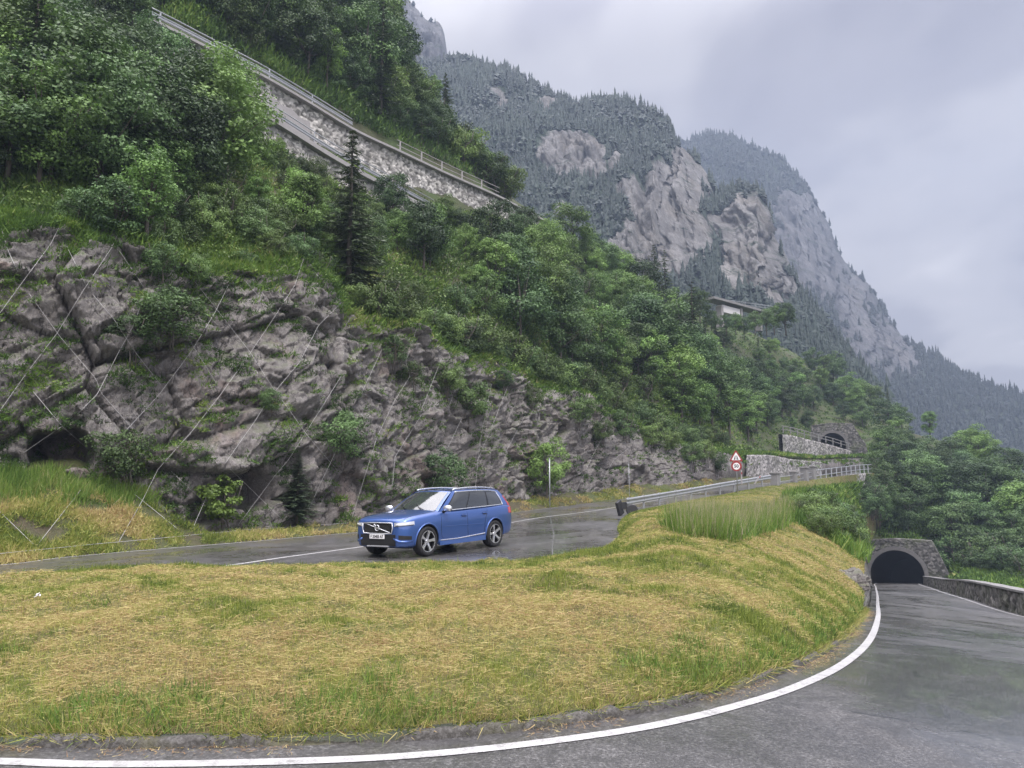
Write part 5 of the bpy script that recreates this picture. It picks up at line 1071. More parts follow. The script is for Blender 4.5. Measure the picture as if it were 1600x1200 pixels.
f=[(i*4+j,i*4+(j+1)%4,(i+1)*4+(j+1)%4,(i+1)*4+j) for i in range(11) for j in range(4)]+[(0,1,2,3),(47,46,45,44)]
m.add(V,f); m.build('concrete_panel',M_CONC,e)
# road decks of the two terraces
def deck(pts, width, mat):
    p=spline(pts,60); tg=unit(np.gradient(p,axis=0)*np.array((1,1,0))); nn=np.stack([-tg[:,1],tg[:,0],0*tg[:,0]],1); V=np.stack([p+nn*0.2,p+nn*width],1).reshape(-1,3); o=mesh_np('road',V,grid_faces(60,2),mat); tag(o,kind='structure')
deck(lifted(LT,-0.06),3.4,M_ASPH); deck(lifted(UT,-0.10),4.5,M_ASPH)
railing('railing',spline(LT[1:6],50),1.15,4.6,'grey rail with rounded pipe top along the lower road high on the left',rails=(1.0,),r=0.045,beam=0.62,pr=0.05)
railing('railing',spline(UT[0:6],50),1.0,4.4,'steel guardrail along the left half of the upper wall top',rails=(0.98,),r=0.05,beam=0.58,pr=0.06)
railing('railing',spline(UT[6:9],40),1.1,2.9,'thin pipe railing with pale posts along the right half of the upper wall top',rails=(1.0,0.55),r=0.04,boxpost=0.13,mat=M_CONC)
# ---- viaduct glimpsed in the wood
def viaduct():
    a,b=P(1112,474,128),P(1212,487,141); e=empty('viaduct',tuple(a),0,'white concrete viaduct half hidden in the wood below the mountain','viaduct'); d=b-a; L=np.linalg.norm(d); R=Matrix.Rotation(math.atan2(d[1],d[0]),3,'Z'); mid=d/2
    m=MB(); m.box(mid+np.array((0,0,-0.15)),(L+2,2.4,0.4),R); m.build('deck',M_CONCD,e)
    m=MB(); m.box(d*0.24+np.array((0,0,-1.0)),(L*0.26,1.2,1.25),R,1.0); m.build('wall',simple('pale_concrete',(0.62,0.60,0.60),0.8,var=0.1),e)
    for f in (0.11,0.40,0.70): m=MB(); m.box(d*f+np.array((0,0,-2.2)),(0.6,1.2,3.7),R); m.build('pier',M_CONC,e)
    m=MB(); m.tube([(0,0,0.95),tuple(d+np.array((0,0,0.95)))],0.06,5); m.tube([(0,0,0.5),tuple(d+np.array((0,0,0.5)))],0.05,5)
    for f in np.linspace(0.02,0.98,7): m.box(d*f+np.array((0,0,0.5)),(0.1,0.1,1.1),R)
    m.build('railing',M_RAIL,e)
viaduct()
for k,(px,py,d,H,kd) in enumerate(((1094,505,118,6.0,'broad'),(1112,520,119,4.0,'dense'),(1150,521,121,3.7,'broad'),(1180,521,124,4.0,'dense'),(1198,521,126,4.8,'dense'),(1135,522,120,3.6,'dense'),(1163,527,122,3.8,'dense'),(1210,520,128,5.5,'broad'),(1228,520,130,6.0,'dense'))):
    plant(kd,tuple(P(px,py,d)),H,'leafy tree in the hazy wood between the cliff end and the mountain','wood between the cliff end and the mountain')
# ---- signs and posts
def text_obj(s, size, mat, parent, loc, rot, name='lettering', width=None, bold=0.0, depth=0.004):
    c=bpy.data.curves.new(name,'FONT'); c.body=s; c.size=size; c.align_x='CENTER'; c.align_y='CENTER'; c.extrude=depth; c.offset=bold
    t=bpy.data.objects.new(name,c); COL.objects.link(t); dg=bpy.context.evaluated_depsgraph_get(); me=bpy.data.meshes.new_from_object(t.evaluated_get(dg)); bpy.data.objects.remove(t); bpy.data.curves.remove(c)
    me.materials.clear(); me.materials.append(mat); o=link(name,me,parent); o.location=loc; o.rotation_euler=rot
    if width: 
        xs=[v.co.x for v in me.vertices]; o.scale=(width/(max(xs)-min(xs)),1,1)
    return o
M_RED=simple('sign_red',(0.28,0.020,0.022),0.4,var=0.05); M_BLACK=simple('sign_black',(0.012,0.012,0.013),0.4,var=0.05)
def road_sign():
    base=P(1152,760.5,52.6); base[2]=road_z(base[0]-0.5,base[1]+0.3,base[2])-0.1
    e=empty('road_sign',tuple(base),math.atan2(base[1],base[0])-math.pi/2-0.10,'red-rimmed road-narrows triangle above a round 50 limit on a post','road sign')
    zt=P(1152,704,52.6)[2]-base[2]
    m=MB(); m.tube([(0,0.05,-0.3),(0,0.05,zt-0.05)],0.032,10); m.build('post',M_STEEL,e,smooth=True)
    def rtri(r,y0,y1,cz,name,mat,par):
        pts=[]; 
        for k in range(3):
            a=math.pi/2+k*2*math.pi/3; cx,cy=(r*0.86)*math.cos(a),(r*0.86)*math.sin(a)
            for q in np.linspace(-1,1,5): b=a+q*math.pi/3; pts.append((cx+r*0.14*math.cos(b),cy+r*0.14*math.sin(b)))
        m=MB(); m.prism(pts,y0,y1,Matrix.Translation((0,0,cz))@Matrix.Rotation(math.pi/2,4,'X')); return m.build(name,mat,par)
    r=0.47; cz=zt-r
    tr=rtri(r,0.0,0.02,cz,'triangle_plate',M_RED,e); rtri(r*0.70,0.02,0.025,cz,'plate_face',M_WHITE,tr)
    # two black kerb lines drawing together
    m=MB(); T=Matrix.Translation((0,0,cz))@Matrix.Rotation(math.pi/2,4,'X')
    for s in (-1,1): m.prism([(s*0.155,-0.16),(s*0.085,-0.16),(s*0.030,0.08),(s*0.055,0.15)][::s] ,0.025,0.029,T)
    m.prism([(-0.018,-0.16),(0.018,-0.16),(0.012,0.0),(-0.012,0.0)],0.025,0.0285,T); m.build('symbol',M_BLACK,tr)
    cz2=cz-0.235-0.36; m=MB(); m.lathe([(0,0.0),(0.335,0.0),(0.345,-0.01),(0.335,-0.02),(0,-0.02)],'y',40,(0,0,cz2)); ro=m.build('round_plate',M_RED,e)
    m=MB(); m.lathe([(0,-0.02),(0.235,-0.02),(0.235,-0.025),(0,-0.025)],'y',40,(0,0,cz2)); m.build('plate_face',M_WHITE,ro)
    text_obj('50',0.30,M_BLACK,ro,(0,-0.027,cz2),(math.pi/2,0,0),'numerals',bold=0.008)
road_sign()
def pole(px,py,d,h,r,label,cat='post',top=None):
    p=P(px,py,d); hit=cast(px,py,('verge','rock','island','road')); p=np.array(hit[0]) if hit else p
    e=empty('marker_post',tuple(p),0,label,cat); m=MB(); m.tube([(0,0,-0.3),(0,0,h)],r,8); m.build('post',M_STEEL,e,smooth=True)
    m=MB(); m.lathe([(0,h-0.03),(r*1.25,h-0.03),(r*1.25,h+0.02),(r*0.6,h+0.04),(0,h+0.04)],'z',10); m.build('cap',M_RAIL,e); return e
pole(859,793,46.5,3.1,0.045,'thin grey metal post standing alone on the verge right of the car')
pole(984,800,41,2.6,0.012,'very thin tall grey stake at the near end of the guardrail')
def delineator(p,h,label,tilt=0.0):
    e=empty('delineator',tuple(p),0.3,label,'road marker'); e.rotation_euler=(0,tilt,0.3)
    m=MB(); m.box((0,0,h/2),(0.10,0.07,h),None,0.9); m.build('post',M_CONC,e,bevel=0.015); m=MB(); m.box((0,-0.045,h*0.8),(0.085,0.012,0.12)); m.build('reflector',M_RED,e)
pz=P(1159,757,55); delineator(pz,1.0,'short white marker post just behind the guardrail under the sign'); pz=P(1178,757,57.5); delineator(pz,0.95,'leaning white marker post right of the road sign',0.75)
# ---- loose stones and litter
def boulder(loc,r,label,seed,group=None,sq=(1,0.8,0.7),mat=None):
    bm=bmesh.new(); bmesh.ops.create_icosphere(bm,subdivisions=4,radius=1.0); v=np.array([q.co[:] for q in bm.verts]); f,e_=facets(v*1.1,seed); d=1+f*0.5+fbm(v*3,3,seed)*0.12; v=v*d[:,None]*np.array(sq)*r
    for q,c in zip(bm.verts,v): q.co=c
    me=bpy.data.meshes.new('boulder'); bm.to_mesh(me); bm.free(); me.materials.append(mat or M_ROCK); o=link('boulder',me); o.location=loc; o.name='boulder'; return tag(o,label,'rock',group)
for (px,py,r,sd,lab) in ((1338,910,0.34,3,'grey boulder jutting from the right edge of the grass island'),(1330,903,0.34,8,'small grey rock on the grass above the boulder by the road'),(66,1148,0.085,6,'flat pale stone in the grass near the kerb at far left')):
    h=cast(px,py,None)
    if h: boulder(tuple(h[0]+Vector((0,0,-0.05*r))),r,lab,sd,sq=(1.2,0.9,0.55) if r<0.1 else (1,0.8,0.75))
h=cast(59,938,('island',))
if h:
    m=MB(); rr=random.Random(4)
    for k in range(3):
        c=Vector((rr.uniform(-0.02,0.02),rr.uniform(-0.015,0.015),0.045+0.010*k)); m.box(c,(0.045,0.035,0.006),Euler((rr.uniform(-0.9,0.9),rr.uniform(-0.7,0.7),rr.uniform(0,3))).to_matrix())
    o=m.build('litter',M_WHITE); o.location=h[0]; tag(o,'crumpled white scrap of litter lying in the grass at far left','litter')
# ---- rockfall net: steel cables crossing over the cliff
CABLES=[[(110,318),(80,380),(32,445),(-8,500)],[(187,360),(175,386),(130,454),(89,521),(43,581),(-6,650)],[(219,480),(208,510),(186,549),(152,616),(119,649)],[(97,666),(62,690),(33,710)],[(392,368),(362,436),(336,488),(299,549),(249,616),(191,679)],
 [(474,405),(461,445),(425,501),(390,553),(345,616),(299,675),(247,733),(223,781),(186,846)],[(533,473),(498,508),(468,566),(420,623),(399,657),(351,725)],[(327,766),(301,826)],[(533,588),(503,636),(451,718),(429,744),(403,779),(368,826)],[(527,701),(498,761),(477,809)],
 [(145,460),(178,499),(212,551),(251,601)],[(45,458),(93,525),(150,592),(158,614),(217,681)],[(186,391),(225,449)],[(288,419),(336,480),(390,549),(429,610)],[(284,512),(338,599)],[(52,612),(97,666),(139,703)],[(266,735),(364,826)],[(210,772),(277,826)],[(-10,790),(52,850)],[(126,766),(58,852)],[(381,436),(433,497)],[(104,384),(134,445)],[(360,733),(438,809)],[(490,423),(533,473)],
 [(-6,330),(12,390),(28,425)],[(597,545),(561,623)],[(652,510),(634,566),(641,588),(617,625),(589,683),(548,815)],[(660,646),(617,714),(610,796)],[(721,655),(697,705),(673,766)],[(801,584),(769,666),(743,727)],[(823,644),(782,722)],[(920,631),(901,679)],[(949,668),(925,714),(901,766)],[(985,698),(959,718),(938,757)],[(690,560),(655,650)],[(735,540),(700,640)],[(768,600),(750,690),(740,790)],[(845,630),(838,700)],[(1035,690),(1010,735)],[(430,610),(480,680),(527,735)],[(560,640),(610,720)],
 [(-10,866),(70,858),(150,850),(260,840),(370,829),(460,823),(545,817)]]
def rock_net():
    e=empty('rockfall_net',tuple(P(300,828,27)),0,'net of pale steel cables crossing diagonally over the bare cliff','rockfall net'); o0=np.array(e.location)
    mt=simple('cable_steel',(0.42,0.41,0.40),0.5,0.25,var=0.15)
    for c in CABLES:
        pts=[]; vg_=[]; c=np.array(c,float); L=np.concatenate([[0],np.cumsum(np.linalg.norm(np.diff(c,axis=0),axis=1))]); n=max(6,int(L[-1]/7)); s=np.linspace(0,L[-1],n)
        for x,y in zip(np.interp(s,L,c[:,0]),np.interp(s,L,c[:,1])):
            h=cast(x,y,('rock','verge','hill'))
            if h: pts.append((np.array(h[0]),x,y)); vg_.append(h[2]=='verge')
        if len(pts)<3: continue
        d=np.array([np.linalg.norm(p) for p,_,_ in pts])
        # a taut cable bridges the hollows: keep to the nearest surface along its length
        k=np.arange(len(d)); hull=d.copy(); vg=np.array(vg_)
        for i in range(len(d)):
            for j in range(i+2,min(len(d),i+9)): 
                t=(k[i+1:j]-i)/(j-i); hull[i+1:j]=np.minimum(hull[i+1:j],d[i]*(1-t)+d[j]*t)
        hull=np.convolve(np.pad(hull,2,'edge'),np.ones(5)/5,'valid'); hull=np.minimum(hull,d)-np.where(vg,0.35,0.06)
        V=[p/np.linalg.norm(p)*hh-o0 for (p,_,_),hh in zip(pts,hull)]
        m=MB(); m.tube(V,0.0075,5); m.build('cable',mt,e,smooth=True)
rock_net()
# ------------------------------------------------------------------ the blue car
def make_car():
    def paint(name,c,metal=0.45):
        t=NT(name); lw=t.n('LayerWeight'); lw.inputs['Blend'].default_value=0.35; col=t.mix(lw.outputs['Facing'],c,tuple(x*0.55 for x in c)); fl=t.noise(t.coord(),900,2,0.5)
        col=t.mix(t.math('MULTIPLY',fl,0.25),col,tuple(min(1,x*1.8) for x in c)); return t.done(t.pbsdf(col,0.32,metal,coat=1.0))
    BLUE=paint('blue_car_paint',(0.045,0.108,0.33)); SIL=simple('satin_silver',(0.66,0.67,0.69),0.28,0.75,var=0.04); BLK=simple('gloss_black_trim',(0.008,0.008,0.009),0.22,var=0.1); CLAD=simple('black_cladding',(0.016,0.016,0.017),0.5,var=0.1)
    GLASS=simple('tinted_glass',(0.012,0.014,0.015),0.03,var=0.02,spec=0.9,coat=1.0); WS=simple('windscreen_glass',(0.035,0.040,0.040),0.02,var=0.05,spec=1.0,coat=1.0); TYRE=simple('tyre_rubber',(0.014,0.014,0.015),0.75,var=0.2,scale=30); LENS=simple('headlamp_lens',(0.55,0.57,0.60),0.08,0.35,var=0.1,coat=1.0); REDL=simple('tail_lamp',(0.42,0.018,0.014),0.12,var=0.1,coat=1.0)
    # position: left wheels on the road as in the photo, wheelbase 2.98 m
    fl=P(666,876.5,20.3); rz=P(770,861.5,21.5)
    for d in np.linspace(20.5,25.2,200):
        q=P(772,861.5,d)
        if np.linalg.norm((q-fl)[:2])>=2.98: rz=q; break
    h=(fl-rz)[:2]; h/=np.linalg.norm(h); left=np.array((-h[1],h[0])); yaw=math.atan2(h[1],h[0])
    mid=(fl[:2]+rz[:2])/2-left*0.90
    zz=[road_z(*(mid+h*a+left*b),-1.7) for a in (1.49,-1.49) for b in (0.83,-0.83)]
    pitch=math.atan2((zz[2]+zz[3]-zz[0]-zz[1])/2,2.98); roll=math.atan2((zz[0]+zz[2]-zz[1]-zz[3])/2,1.66)
    car=empty('parked_car',(mid[0],mid[1],sum(zz)/4),yaw,'blue estate-style off-road car with silver spoked wheels stopped on the wet upper road','car')
    car.rotation_euler=(roll,pitch,yaw)
    # ---- lower body: sections along x, half profiles mirrored
    st=[ # x, half width, z bottom, z shoulder, z top
     (2.345,0.56,0.36,0.86,0.90),(2.335,0.70,0.30,0.90,0.95),(2.27,0.825,0.26,0.935,0.99),(2.14,0.905,0.245,0.965,1.025),(1.95,0.95,0.24,1.00,1.065),(1.60,0.968,0.24,1.03,1.10),(1.25,0.972,0.24,1.06,1.135),(1.0,0.972,0.24,1.08,1.165),
     (0.5,0.970,0.24,1.10,1.17),(0.0,0.970,0.24,1.115,1.17),(-0.5,0.970,0.24,1.13,1.18),(-1.0,0.972,0.24,1.145,1.19),(-1.5,0.974,0.25,1.165,1.20),(-2.0,0.962,0.28,1.18,1.22),(-2.30,0.930,0.31,1.18,1.22),(-2.46,0.885,0.35,1.16,1.20),(-2.545,0.80,0.40,1.08,1.15),(-2.56,0.62,0.46,1.0,1.08)]
    prof=lambda w,zb,zs,zt:[(0,zb),(0.55*w,zb),(0.88*w,zb+0.01),(0.955*w,zb+0.07),(0.985*w,zb+0.20),(1.0*w,0.42*zb+0.58*zs*0.85+0.05),(1.0*w,zs*0.80),(0.985*w,zs*0.90),(0.965*w,zs*0.965),(0.93*w,zs+0.012),(0.80*w,zt-0.005),(0.45*w,zt+0.015),(0,zt+0.022)]
    V=[];n=0
    for s in st:
        hp=prof(*s[1:]); ring=[(s[0],y,z) for y,z in hp]+[(s[0],-y,z) for y,z in reversed(hp[1:-1])]; n=len(ring); V+=ring
    f=[(i*n+k,i*n+(k+1)%n,(i+1)*n+(k+1)%n,(i+1)*n+k) for i in range(len(st)-1) for k in range(n)]
    half=len(prof(1,0,1,1))
    for base in (0,(len(st)-1)*n):
        for k in range(half-1):
            a,b=base+k,base+k+1; c_,d_=base+(n-k-1)%n,base+(n-k)%n
            q=[a,b,c_,d_]; u=[]; [u.append(z) for z in q if z not in u]
            if len(u)>=3: f.append(tuple(u))
    mb=MB(); mb.add(V,f); body=mb.build('body',BLUE,car,smooth=True)
    ss=body.modifiers.new('s','SUBSURF'); ss.levels=2; ss.render_levels=2
    mb=MB()
    for x in (1.49,-1.49):
        for s in (-1,1): mb.lathe([(0,s*0.52),(0.435,s*0.52),(0.435,s*1.25),(0,s*1.25)],'y',48,(x,0,0.385))
    cut=mb.build('cutter',CLAD,car); bo=body.modifiers.new('b','BOOLEAN'); bo.object=cut; bo.operation='DIFFERENCE'; bo.solver='EXACT'; bo.material_mode='TRANSFER'
    bpy.context.view_layer.update(); dg=bpy.context.evaluated_depsgraph_get(); me=bpy.data.meshes.new_from_object(body.evaluated_get(dg)); body.modifiers.clear(); old=body.data; body.data=me; bpy.data.meshes.remove(old); bpy.data.objects.remove(cut); me.set_sharp_from_angle(angle=math.radians(38))
    # ---- greenhouse
    NV=10
    zbelt=lambda x:1.105+(0.98-x)*0.028
    def wscr(u,v):
        return np.array((1.12-0.16*u*u+(0.24-0.10*u*u-1.12+0.16*u*u)*v, u*(0.86+(0.655-0.86)*v), 1.12+(1.665-0.035*u*u-1.12)*v+0.03*math.sin(math.pi*v)))
    def side(u,v):
        xb=0.96-3.36*u; xt=0.14-2.26*u; x=xb+(xt-xb)*v; bulge=0.028*math.sin(math.pi*min(1,v*0.9)); tp=1-0.09*max(0,(u-0.55)/0.45)**2
        return np.array((x,(0.86+0.055*min(1,u*7)*(1-v)+(0.655+0.045*math.sin(math.pi*min(1,u+0.1))-0.86)*v+bulge)*tp, zbelt(xb)+(1.63+0.055*math.sin(math.pi*(0.12+0.75*u))-0.02*u-zbelt(xb))*v))
    def rear(u,v):
        a=side(1,v); k=abs(u); return np.array((a[0]-0.10*(1-k**2)*(1-v)-0.12*(1-k**2)*v, a[1]*u, a[2]+0.02*(1-k*k)*v))
    def roof(u,t):
        a=wscr(u,1); k=abs(u); s1=side(t,1); r=rear(u,1); x0=a[0]*(1-t)+r[0]*t; xs=s1[0]; x=x0*(1-k**4)+xs*k**4; y=s1[1]*u; z0=a[2]*(1-t)+r[2]*t; z=(z0+0.075*math.sin(math.pi*(0.1+0.8*t))-0.0232*(1-0))*(1-k**2.2)+s1[2]*k**2.2; return np.array((x,y,z))
    mb=MB()
    def patch(fn,us,vs,flip=False,off=None):
        V=[fn(u,v) for u in us for v in vs]; mb.add(V,grid_faces(len(us),len(vs)).tolist())
    U=np.linspace(-1,1,17); Vv=np.linspace(0,1,NV); Us=np.linspace(0,1,30)
    patch(wscr,U,Vv); patch(side,Us,Vv); patch(lambda u,v:side(u,v)*np.array((1,-1,1)),Us,Vv); patch(rear,U,Vv); patch(roof,U,Us)
    me=bpy.data.meshes.new('cabin'); me.from_pydata(mb.v,[],mb.f); bm=bmesh.new(); bm.from_mesh(me); bmesh.ops.remove_doubles(bm,verts=bm.verts,dist=0.012); bmesh.ops.recalc_face_normals(bm,faces=bm.faces); bm.to_mesh(me); bm.free(); me.polygons.foreach_set('use_smooth',[True]*len(me.polygons)); me.set_sharp_from_angle(angle=math.radians(40)); me.materials.append(BLUE); cab=link('cabin',me,car)
    def surf(fn, us, vs, off, name, mat, parent=car, mirror=False, edge=None):
        us=np.asarray(us); vs=np.asarray(vs); G=np.array([[fn(u,v) for v in vs] for u in us]); e=1e-3; N=np.array([[np.cross(fn(u+e,v)-fn(u-e,v),fn(u,v+e)-fn(u,v-e)) for v in vs] for u in us]); N=unit(N); N*=np.where((N*np.array((0,1,0.4)) if fn is side else N*np.array((1 if fn is not rear else -1,0,0.4))).sum(-1,keepdims=True)<0,-1,1)
        A=G+N*off; B=G-N*0.01
        if mirror: A=A*np.array((1,-1,1)); B=B*np.array((1,-1,1))
        nu,nv=len(us),len(vs); V=np.concatenate([A.reshape(-1,3),B.reshape(-1,3)]); f=grid_faces(nu,nv).tolist(); o=nu*nv
        bd=[i*nv for i in range(nu)]+[(nu-1)*nv+j for j in range(1,nv)]+[i*nv+nv-1 for i in range(nu-2,-1,-1)]+[j for j in range(nv-2,0,-1)]
        for a,b in zip(bd,bd[1:]+bd[:1]): f.append((a,b,b+o,a+o))
        m=MB(); m.add(V,f); return m.build(name,mat,parent,smooth=True,autosmooth=35), A
    ws,_=surf(wscr,np.linspace(-0.90,0.90,17),np.linspace(0.05,0.93,10),0.006,'windscreen',WS)
    for s in (-1,1):
        m=MB(); p0,p1=wscr(s*0.35+0.15,0.06),wscr(s*0.35-0.32,0.30); m.tube([tuple(p0+np.array((0.03,0,0.02))),tuple(wscr(s*0.35-0.1,0.15)+np.array((0.022,0,0.02))),tuple(p1+np.array((0.015,0,0.02)))],0.012,5); m.build('wiper',BLK,ws)
    surf(rear,np.linspace(-0.86,0.86,13),np.linspace(0.12,0.88,9),0.006,'rear_window',GLASS)
    for mir in (False,True):
        surf(side,np.linspace(0.06,0.885,30),np.linspace(0.05,0.89,9),0.0025,'window_surround',BLK,mirror=mir)
        for (u0,u1,v1) in ((0.075,0.325,0.90),(0.345,0.635,0.90),(0.66,0.875,0.86)):
            fn=side; us=np.linspace(u0,u1,9); vs=np.linspace(0.06,v1,9)
            if u0<0.1: fn2=lambda u,v:side(u+0.0*(1-v),v)
            surf(side,us,vs,0.005,'side_window',GLASS,mirror=mir)
        mm=np.array((1,-1 if mir else 1,1))
        line=[side(u,0.045) for u in np.linspace(0.045,0.885,24)]+[side(0.885+0.02*k/4,0.045+(0.86-0.045)*k/4) for k in range(1,5)]+[side(u,0.93-0.03*(u>0.8)) for u in np.linspace(0.885,0.05,24)]
        m=MB(); m.tube([tuple(p*mm+np.array((0,0.010*mm[1],0))) for p in line],0.013,6); m.build('window_trim',SIL,car,smooth=True)
        rl=[side(u,1.0)+np.array((0,-0.035,0.030+0.028*math.sin(math.pi*min(1,max(0,(u-0.03)/0.9)))**0.4)) for u in np.linspace(0.02,0.95,26)]
        m=MB(); m.tube([tuple(p*mm) for p in rl],[0.010]+[0.021]*24+[0.010],8); m.build('roof_rail',SIL,car,smooth=True)
        # mirror
        m=MB(); m.lathe([(0,-0.13),(0.05,-0.125),(0.085,-0.09),(0.098,-0.02),(0.095,0.06),(0.07,0.11),(0,0.125)],'y',20); o=m.build('mirror',SIL,car,smooth=True); o.location=(0.80,1.06*mm[1],1.20); o.scale=(0.82,1.0,0.86)
        m=MB(); m.tube([(0.80,0.90*mm[1],1.10),(0.80,1.0*mm[1],1.15)],[0.045,0.035],8); m.box((0.735,1.06*mm[1],1.195),(0.02,0.19,0.12)); m.build('mirror_foot',BLK,o.parent)
    bv=bvh_of(body)
    comb=BVHTree.FromPolygons([tuple(v.co) for v in body.data.vertices]+[tuple(v.co) for v in cab.data.vertices],[tuple(p.vertices) for p in body.data.polygons]+[tuple(i+len(body.data.vertices) for i in p.vertices) for p in cab.data.polygons])
    def on_side(x,z,s,off=0.0):
        hh=bv.ray_cast(Vector((x,3*s,z)),Vector((0,-s,0))); y=hh[0].y if hh[0] is not None and abs(hh[0].y)>0.7 else s*0.96; return np.array((x,y+s*off,z))
    def wrap(cx,a,z,off=0.0,tree=None):
        d=Vector((math.cos(a),math.sin(a),0)); o=Vector((cx,0,z))+d*4; hh=(tree or bv).ray_cast(o,-d); p=hh[0] if hh[0] is not None else Vector((cx,0,z))+d*0.95; return np.array(p)+np.array(d)*off
    def wpatch(cx,a0,a1,z0,z1,off,name,mat,na=14,nz=5,tree=None,parent=car):
        m=MB(); A=np.linspace(a0,a1,na); Z=np.linspace(0,1,nz); zf=lambda fz,t:fz(t) if callable(fz) else fz
        top=[[wrap(cx,a,zf(z0,(a-a0)/(a1-a0))*(1-t)+zf(z1,(a-a0)/(a1-a0))*t,off,tree) for t in Z] for a in A]; bk=[[p-np.array((math.cos(a),math.sin(a),0))*(off+0.015) for p in r] for r,a in zip(top,A)]
        V=[p for r in top for p in r]+[p for r in bk for p in r]; f=grid_faces(na,nz).tolist(); o=na*nz; bd=[i*nz for i in range(na)]+[(na-1)*nz+j for j in range(1,nz)]+[i*nz+nz-1 for i in range(na-2,-1,-1)]+[j for j in range(nz-2,0,-1)]
        for a,b in zip(bd,bd[1:]+bd[:1]): f.append((a,b,b+o,a+o))
        m.add(V,f); return m.build(name,mat,parent,smooth=True,autosmooth=40)
    R=math.radians
    # front
    g=wpatch(1.4,R(-27),R(27),0.635,0.885,0.012,'grille',BLK,20,8)
    m=MB(); out=[wrap(1.4,R(a),z,0.022) for a,z in [(-28,0.885),(-14,0.893),(0,0.895),(14,0.893),(28,0.885),(29,0.76),(27,0.632),(14,0.622),(0,0.62),(-14,0.622),(-27,0.632),(-29,0.76),(-28,0.885)]]; m.tube(out,0.016,6); m.build('grille_frame',SIL,g,smooth=True)
    m=MB()
    for z in np.linspace(0.66,0.86,8): m.tube([wrap(1.4,R(a),z,0.016) for a in np.linspace(-25,25,15)],0.005,4)
    m.build('mesh_bars',CLAD,g)
    # emblem: ring with an arrow to the upper right and a diagonal bar across the grille
    c=wrap(1.4,0,0.765,0.03); m=MB(); m.tube([(c[0],c[1]+0.068*math.cos(t),c[2]+0.068*math.sin(t)) for t in np.linspace(0,2*math.pi,25)],0.012,6); m.tube([(c[0],c[1]-0.045,c[2]+0.045),(c[0],c[1]-0.10,c[2]+0.10)],0.011,5); m.box((c[0]+0.004,c[1]-0.085,c[2]+0.10),(0.012,0.055,0.014)); m.box((c[0]+0.004,c[1]-0.105,c[2]+0.082),(0.012,0.014,0.055)); m.box((c[0]+0.012,c[1],c[2]),(0.012,0.12,0.034)); m.build('emblem',SIL,g)
    m=MB(); m.tube([wrap(1.4,R(-24),0.875,0.02),wrap(1.4,R(-12),0.82,0.022),wrap(1.4,R(0),0.765,0.024),wrap(1.4,R(12),0.71,0.022),wrap(1.4,R(24),0.65,0.02)],0.009,5); m.build('grille_bar',SIL,g)
    lb=wpatch(1.4,R(-33),R(33),0.27,0.60,0.010,'lower_bumper',CLAD,20,8)
    m=MB(); m.tube([wrap(1.4,R(a),0.30,0.02) for a in np.linspace(-22,22,12)],0.02,6); m.build('skid_strip',SIL,lb)
    pl=MB(); c=wrap(1.4,0,0.545,0.03); pl.box(c,(0.016,0.52,0.115)); po=pl.build('number_plate',M_WHITE,car,bevel=0.006)
    text_obj('F 204EE A7',0.105,M_BLACK,po,(c[0]+0.010,c[1],c[2]),(math.pi/2,0,math.pi/2),'lettering',width=0.44,bold=0.002,depth=0.002)
    for s in (-1,1):
        hl=wpatch(1.4,s*R(31),s*R(58),lambda t:0.80+0.03*t,lambda t:0.893+0.032*t,0.010,'headlight',LENS,14,5)
        wpatch(1.4,s*R(33.5),s*R(50),lambda t:0.838+0.02*t,lambda t:0.858+0.024*t,0.017,'daytime_lamp',M_WHITE,10,3,parent=hl); wpatch(1.4,s*R(33),s*R(57),lambda t:0.797+0.03*t,lambda t:0.815+0.03*t,0.013,'lower_edge',BLK,10,3,parent=hl)
        wpatch(1.4,s*R(37),s*R(54),lambda t:0.475-0.01*t,lambda t:0.585-0.03*t,0.008,'fog_grille',CLAD,10,5)
        m=MB(); m.tube([wrap(1.4,s*R(a),z,0.006) for a,z in ((30,0.50),(34,0.46),(38,0.425),(46,0.415),(55,0.43))],[0.02,0.035,0.035,0.03,0.015],6); m.build('bumper_blade',BLUE,car,smooth=True)
        wpatch(-1.5,s*R(128),s*R(148),lambda t:0.95-0.0*t,lambda t:1.12,0.010,'tail_lamp',REDL,10,6,tree=comb); wpatch(-1.5,s*R(134),s*R(145),1.12,1.46,0.012,'tail_lamp',REDL,8,8,tree=comb)
        # sides
        m=MB(); 
        for zc,hh in ((0.315,0.14),): 
            xs=np.linspace(-1.02,1.02,20); V=[]
            for x in xs: V+= [on_side(x,zc-hh/2,s,0.006),on_side(x,zc+hh/2,s,0.006),on_side(x,zc+hh/2,s,-0.03),on_side(x,zc-hh/2,s,-0.03)]
            m.add(V,[(i*4+j,i*4+(j+1)%4,(i+1)*4+(j+1)%4,(i+1)*4+j) for i in range(19) for j in range(4)])
        m.build('sill_cladding',BLUE,car)
        m=MB(); m.tube([on_side(x,0.375+0.06*max(0,(-x+0.2))/1.2,s,0.012) for x in np.linspace(0.98,-0.98,20)],0.014,6); m.build('side_strip',SIL,car)
        m=MB(); m.tube([on_side(x,0.262,s,0.0) for x in np.linspace(1.0,-1.0,16)],0.022,6); m.build('sill_edge',SIL,car)
        for x0,pts in enumerate(([(0.93,1.06),(0.95,0.9),(0.96,0.7),(0.93,0.5),(0.86,0.40)],[(-0.19,1.09),(-0.18,0.9),(-0.19,0.6),(-0.22,0.40)],[(-1.13,1.12),(-1.10,1.0),(-1.02,0.86),(-0.98,0.7),(-0.97,0.55),(-0.92,0.42)])):
            zsm=spline([(a,b,0) for a,b in pts],14); m=MB(); m.tube([on_side(a,b,s,-0.001) for a,b,_ in zsm],0.0055,4); m.build('door_seam',BLK,car)
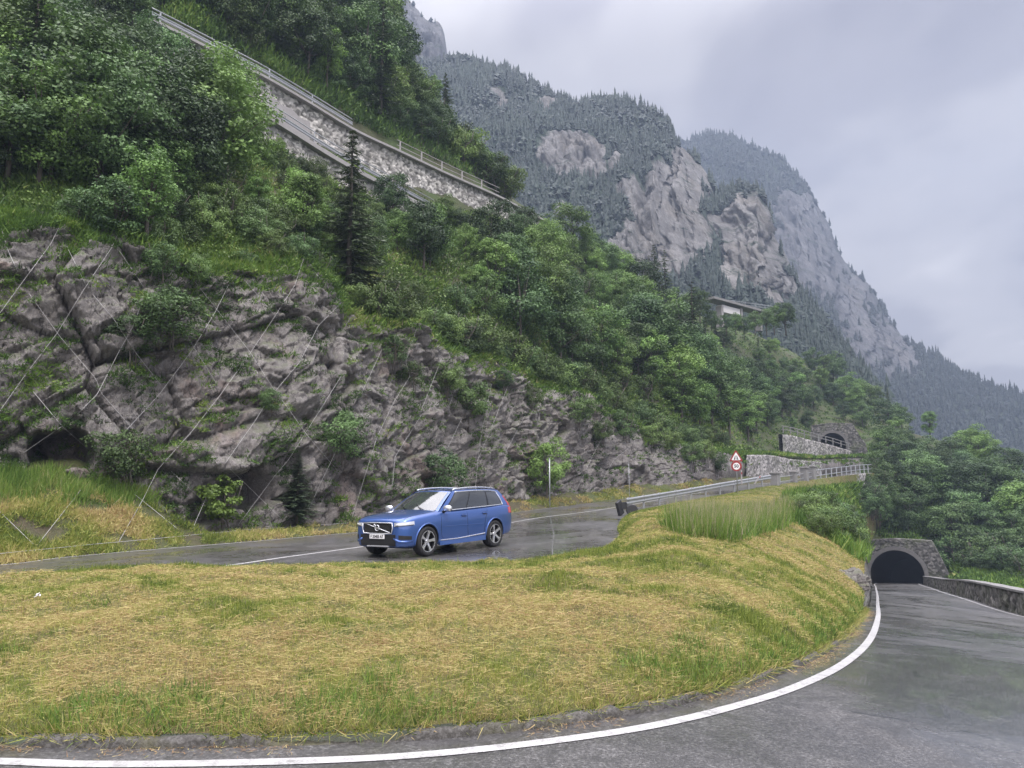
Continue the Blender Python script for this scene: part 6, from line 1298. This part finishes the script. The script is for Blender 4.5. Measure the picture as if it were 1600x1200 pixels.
        for x in (-0.02,-0.98):
            m=MB(); z=0.985-0.02*x; p=on_side(x,z,s,0.02); m.box(p,(0.23,0.035,0.038)); m.build('door_handle',BLUE,car,bevel=0.012)
            m=MB(); p=on_side(x-0.0,z-0.005,s,0.002); m.box(p,(0.17,0.012,0.066)); m.build('handle_recess',BLK,car,bevel=0.01)
        m=MB(); m.tube([on_side(x,0.72+0.012*x,s,0.001) for x in np.linspace(0.85,-0.9,14)],0.006,4); m.build('crease_line',BLUE,car)
        for xw in (1.49,-1.49):
            m=MB(); m.tube([on_side(xw+0.452*math.cos(a),0.385+0.452*math.sin(a),s,0.004) for a in np.linspace(R(-12),R(192),34)],0.021,6); m.build('arch_trim',BLUE,car,smooth=True)
            # wheel
            w=empty('wheel',(xw,s*0.845,0.385)); w.parent=car
            m=MB(); m.lathe([(0.265,-0.115),(0.33,-0.128),(0.372,-0.115),(0.385,-0.08),(0.387,0),(0.385,0.08),(0.372,0.115),(0.33,0.128),(0.265,0.115)],'y',48,closed=True); m.build('tyre',TYRE,w,smooth=True)
            m=MB(); m.lathe([(0.268,0.118),(0.272,0.10),(0.262,0.085),(0.250,0.02),(0.0,0.02)],'y',40); m.lathe([(0.0,-0.02),(0.27,-0.02),(0.27,-0.1)],'y',30); o=m.build('rim',BLK,w,smooth=True,autosmooth=40); o.scale=(1,s,1)
            m=MB(); ph=0.3+xw
            m.lathe([(0.258,0.122),(0.272,0.124),(0.274,0.112)],'y',40)
            for k in range(5):
                a=ph+k*2*math.pi/5; rad=np.array((math.cos(a),0,math.sin(a))); tan=np.array((-math.sin(a),0,math.cos(a)))
                V=[]
                for r,wd,y in ((0.04,0.036,0.085),(0.12,0.026,0.10),(0.20,0.030,0.112),(0.262,0.048,0.118)):
                    for q,yy in ((-1,y-0.04),(-1,y),(1,y),(1,y-0.04)): V.append(rad*r+tan*q*wd+np.array((0,yy,0)))
                m.add(V,[(i*4+j,i*4+(j+1)%4,(i+1)*4+(j+1)%4,(i+1)*4+j) for i in range(3) for j in range(4)]+[(0,1,2,3),(15,14,13,12)])
            m.lathe([(0,0.105),(0.045,0.102),(0.05,0.08)],'y',16); o=m.build('spokes',SIL,w); o.scale=(1,s,1)
    m=MB(); m.box((0.0,0,0.30),(4.0,1.5,0.14)); m.build('underbody',CLAD,car)
    # bonnet edges
    for s in (-1,1):
        m=MB(); pts=[]
        for x in np.linspace(2.20,1.05,16):
            hh=bv.ray_cast(Vector((x,s*(0.80-0.03*(x-1.05)),3)),Vector((0,0,-1))); 
            if hh[0] is not None: pts.append(tuple(hh[0]))
        m.tube(pts,0.006,4); m.build('bonnet_seam',BLK,car)
    return car
car=make_car()
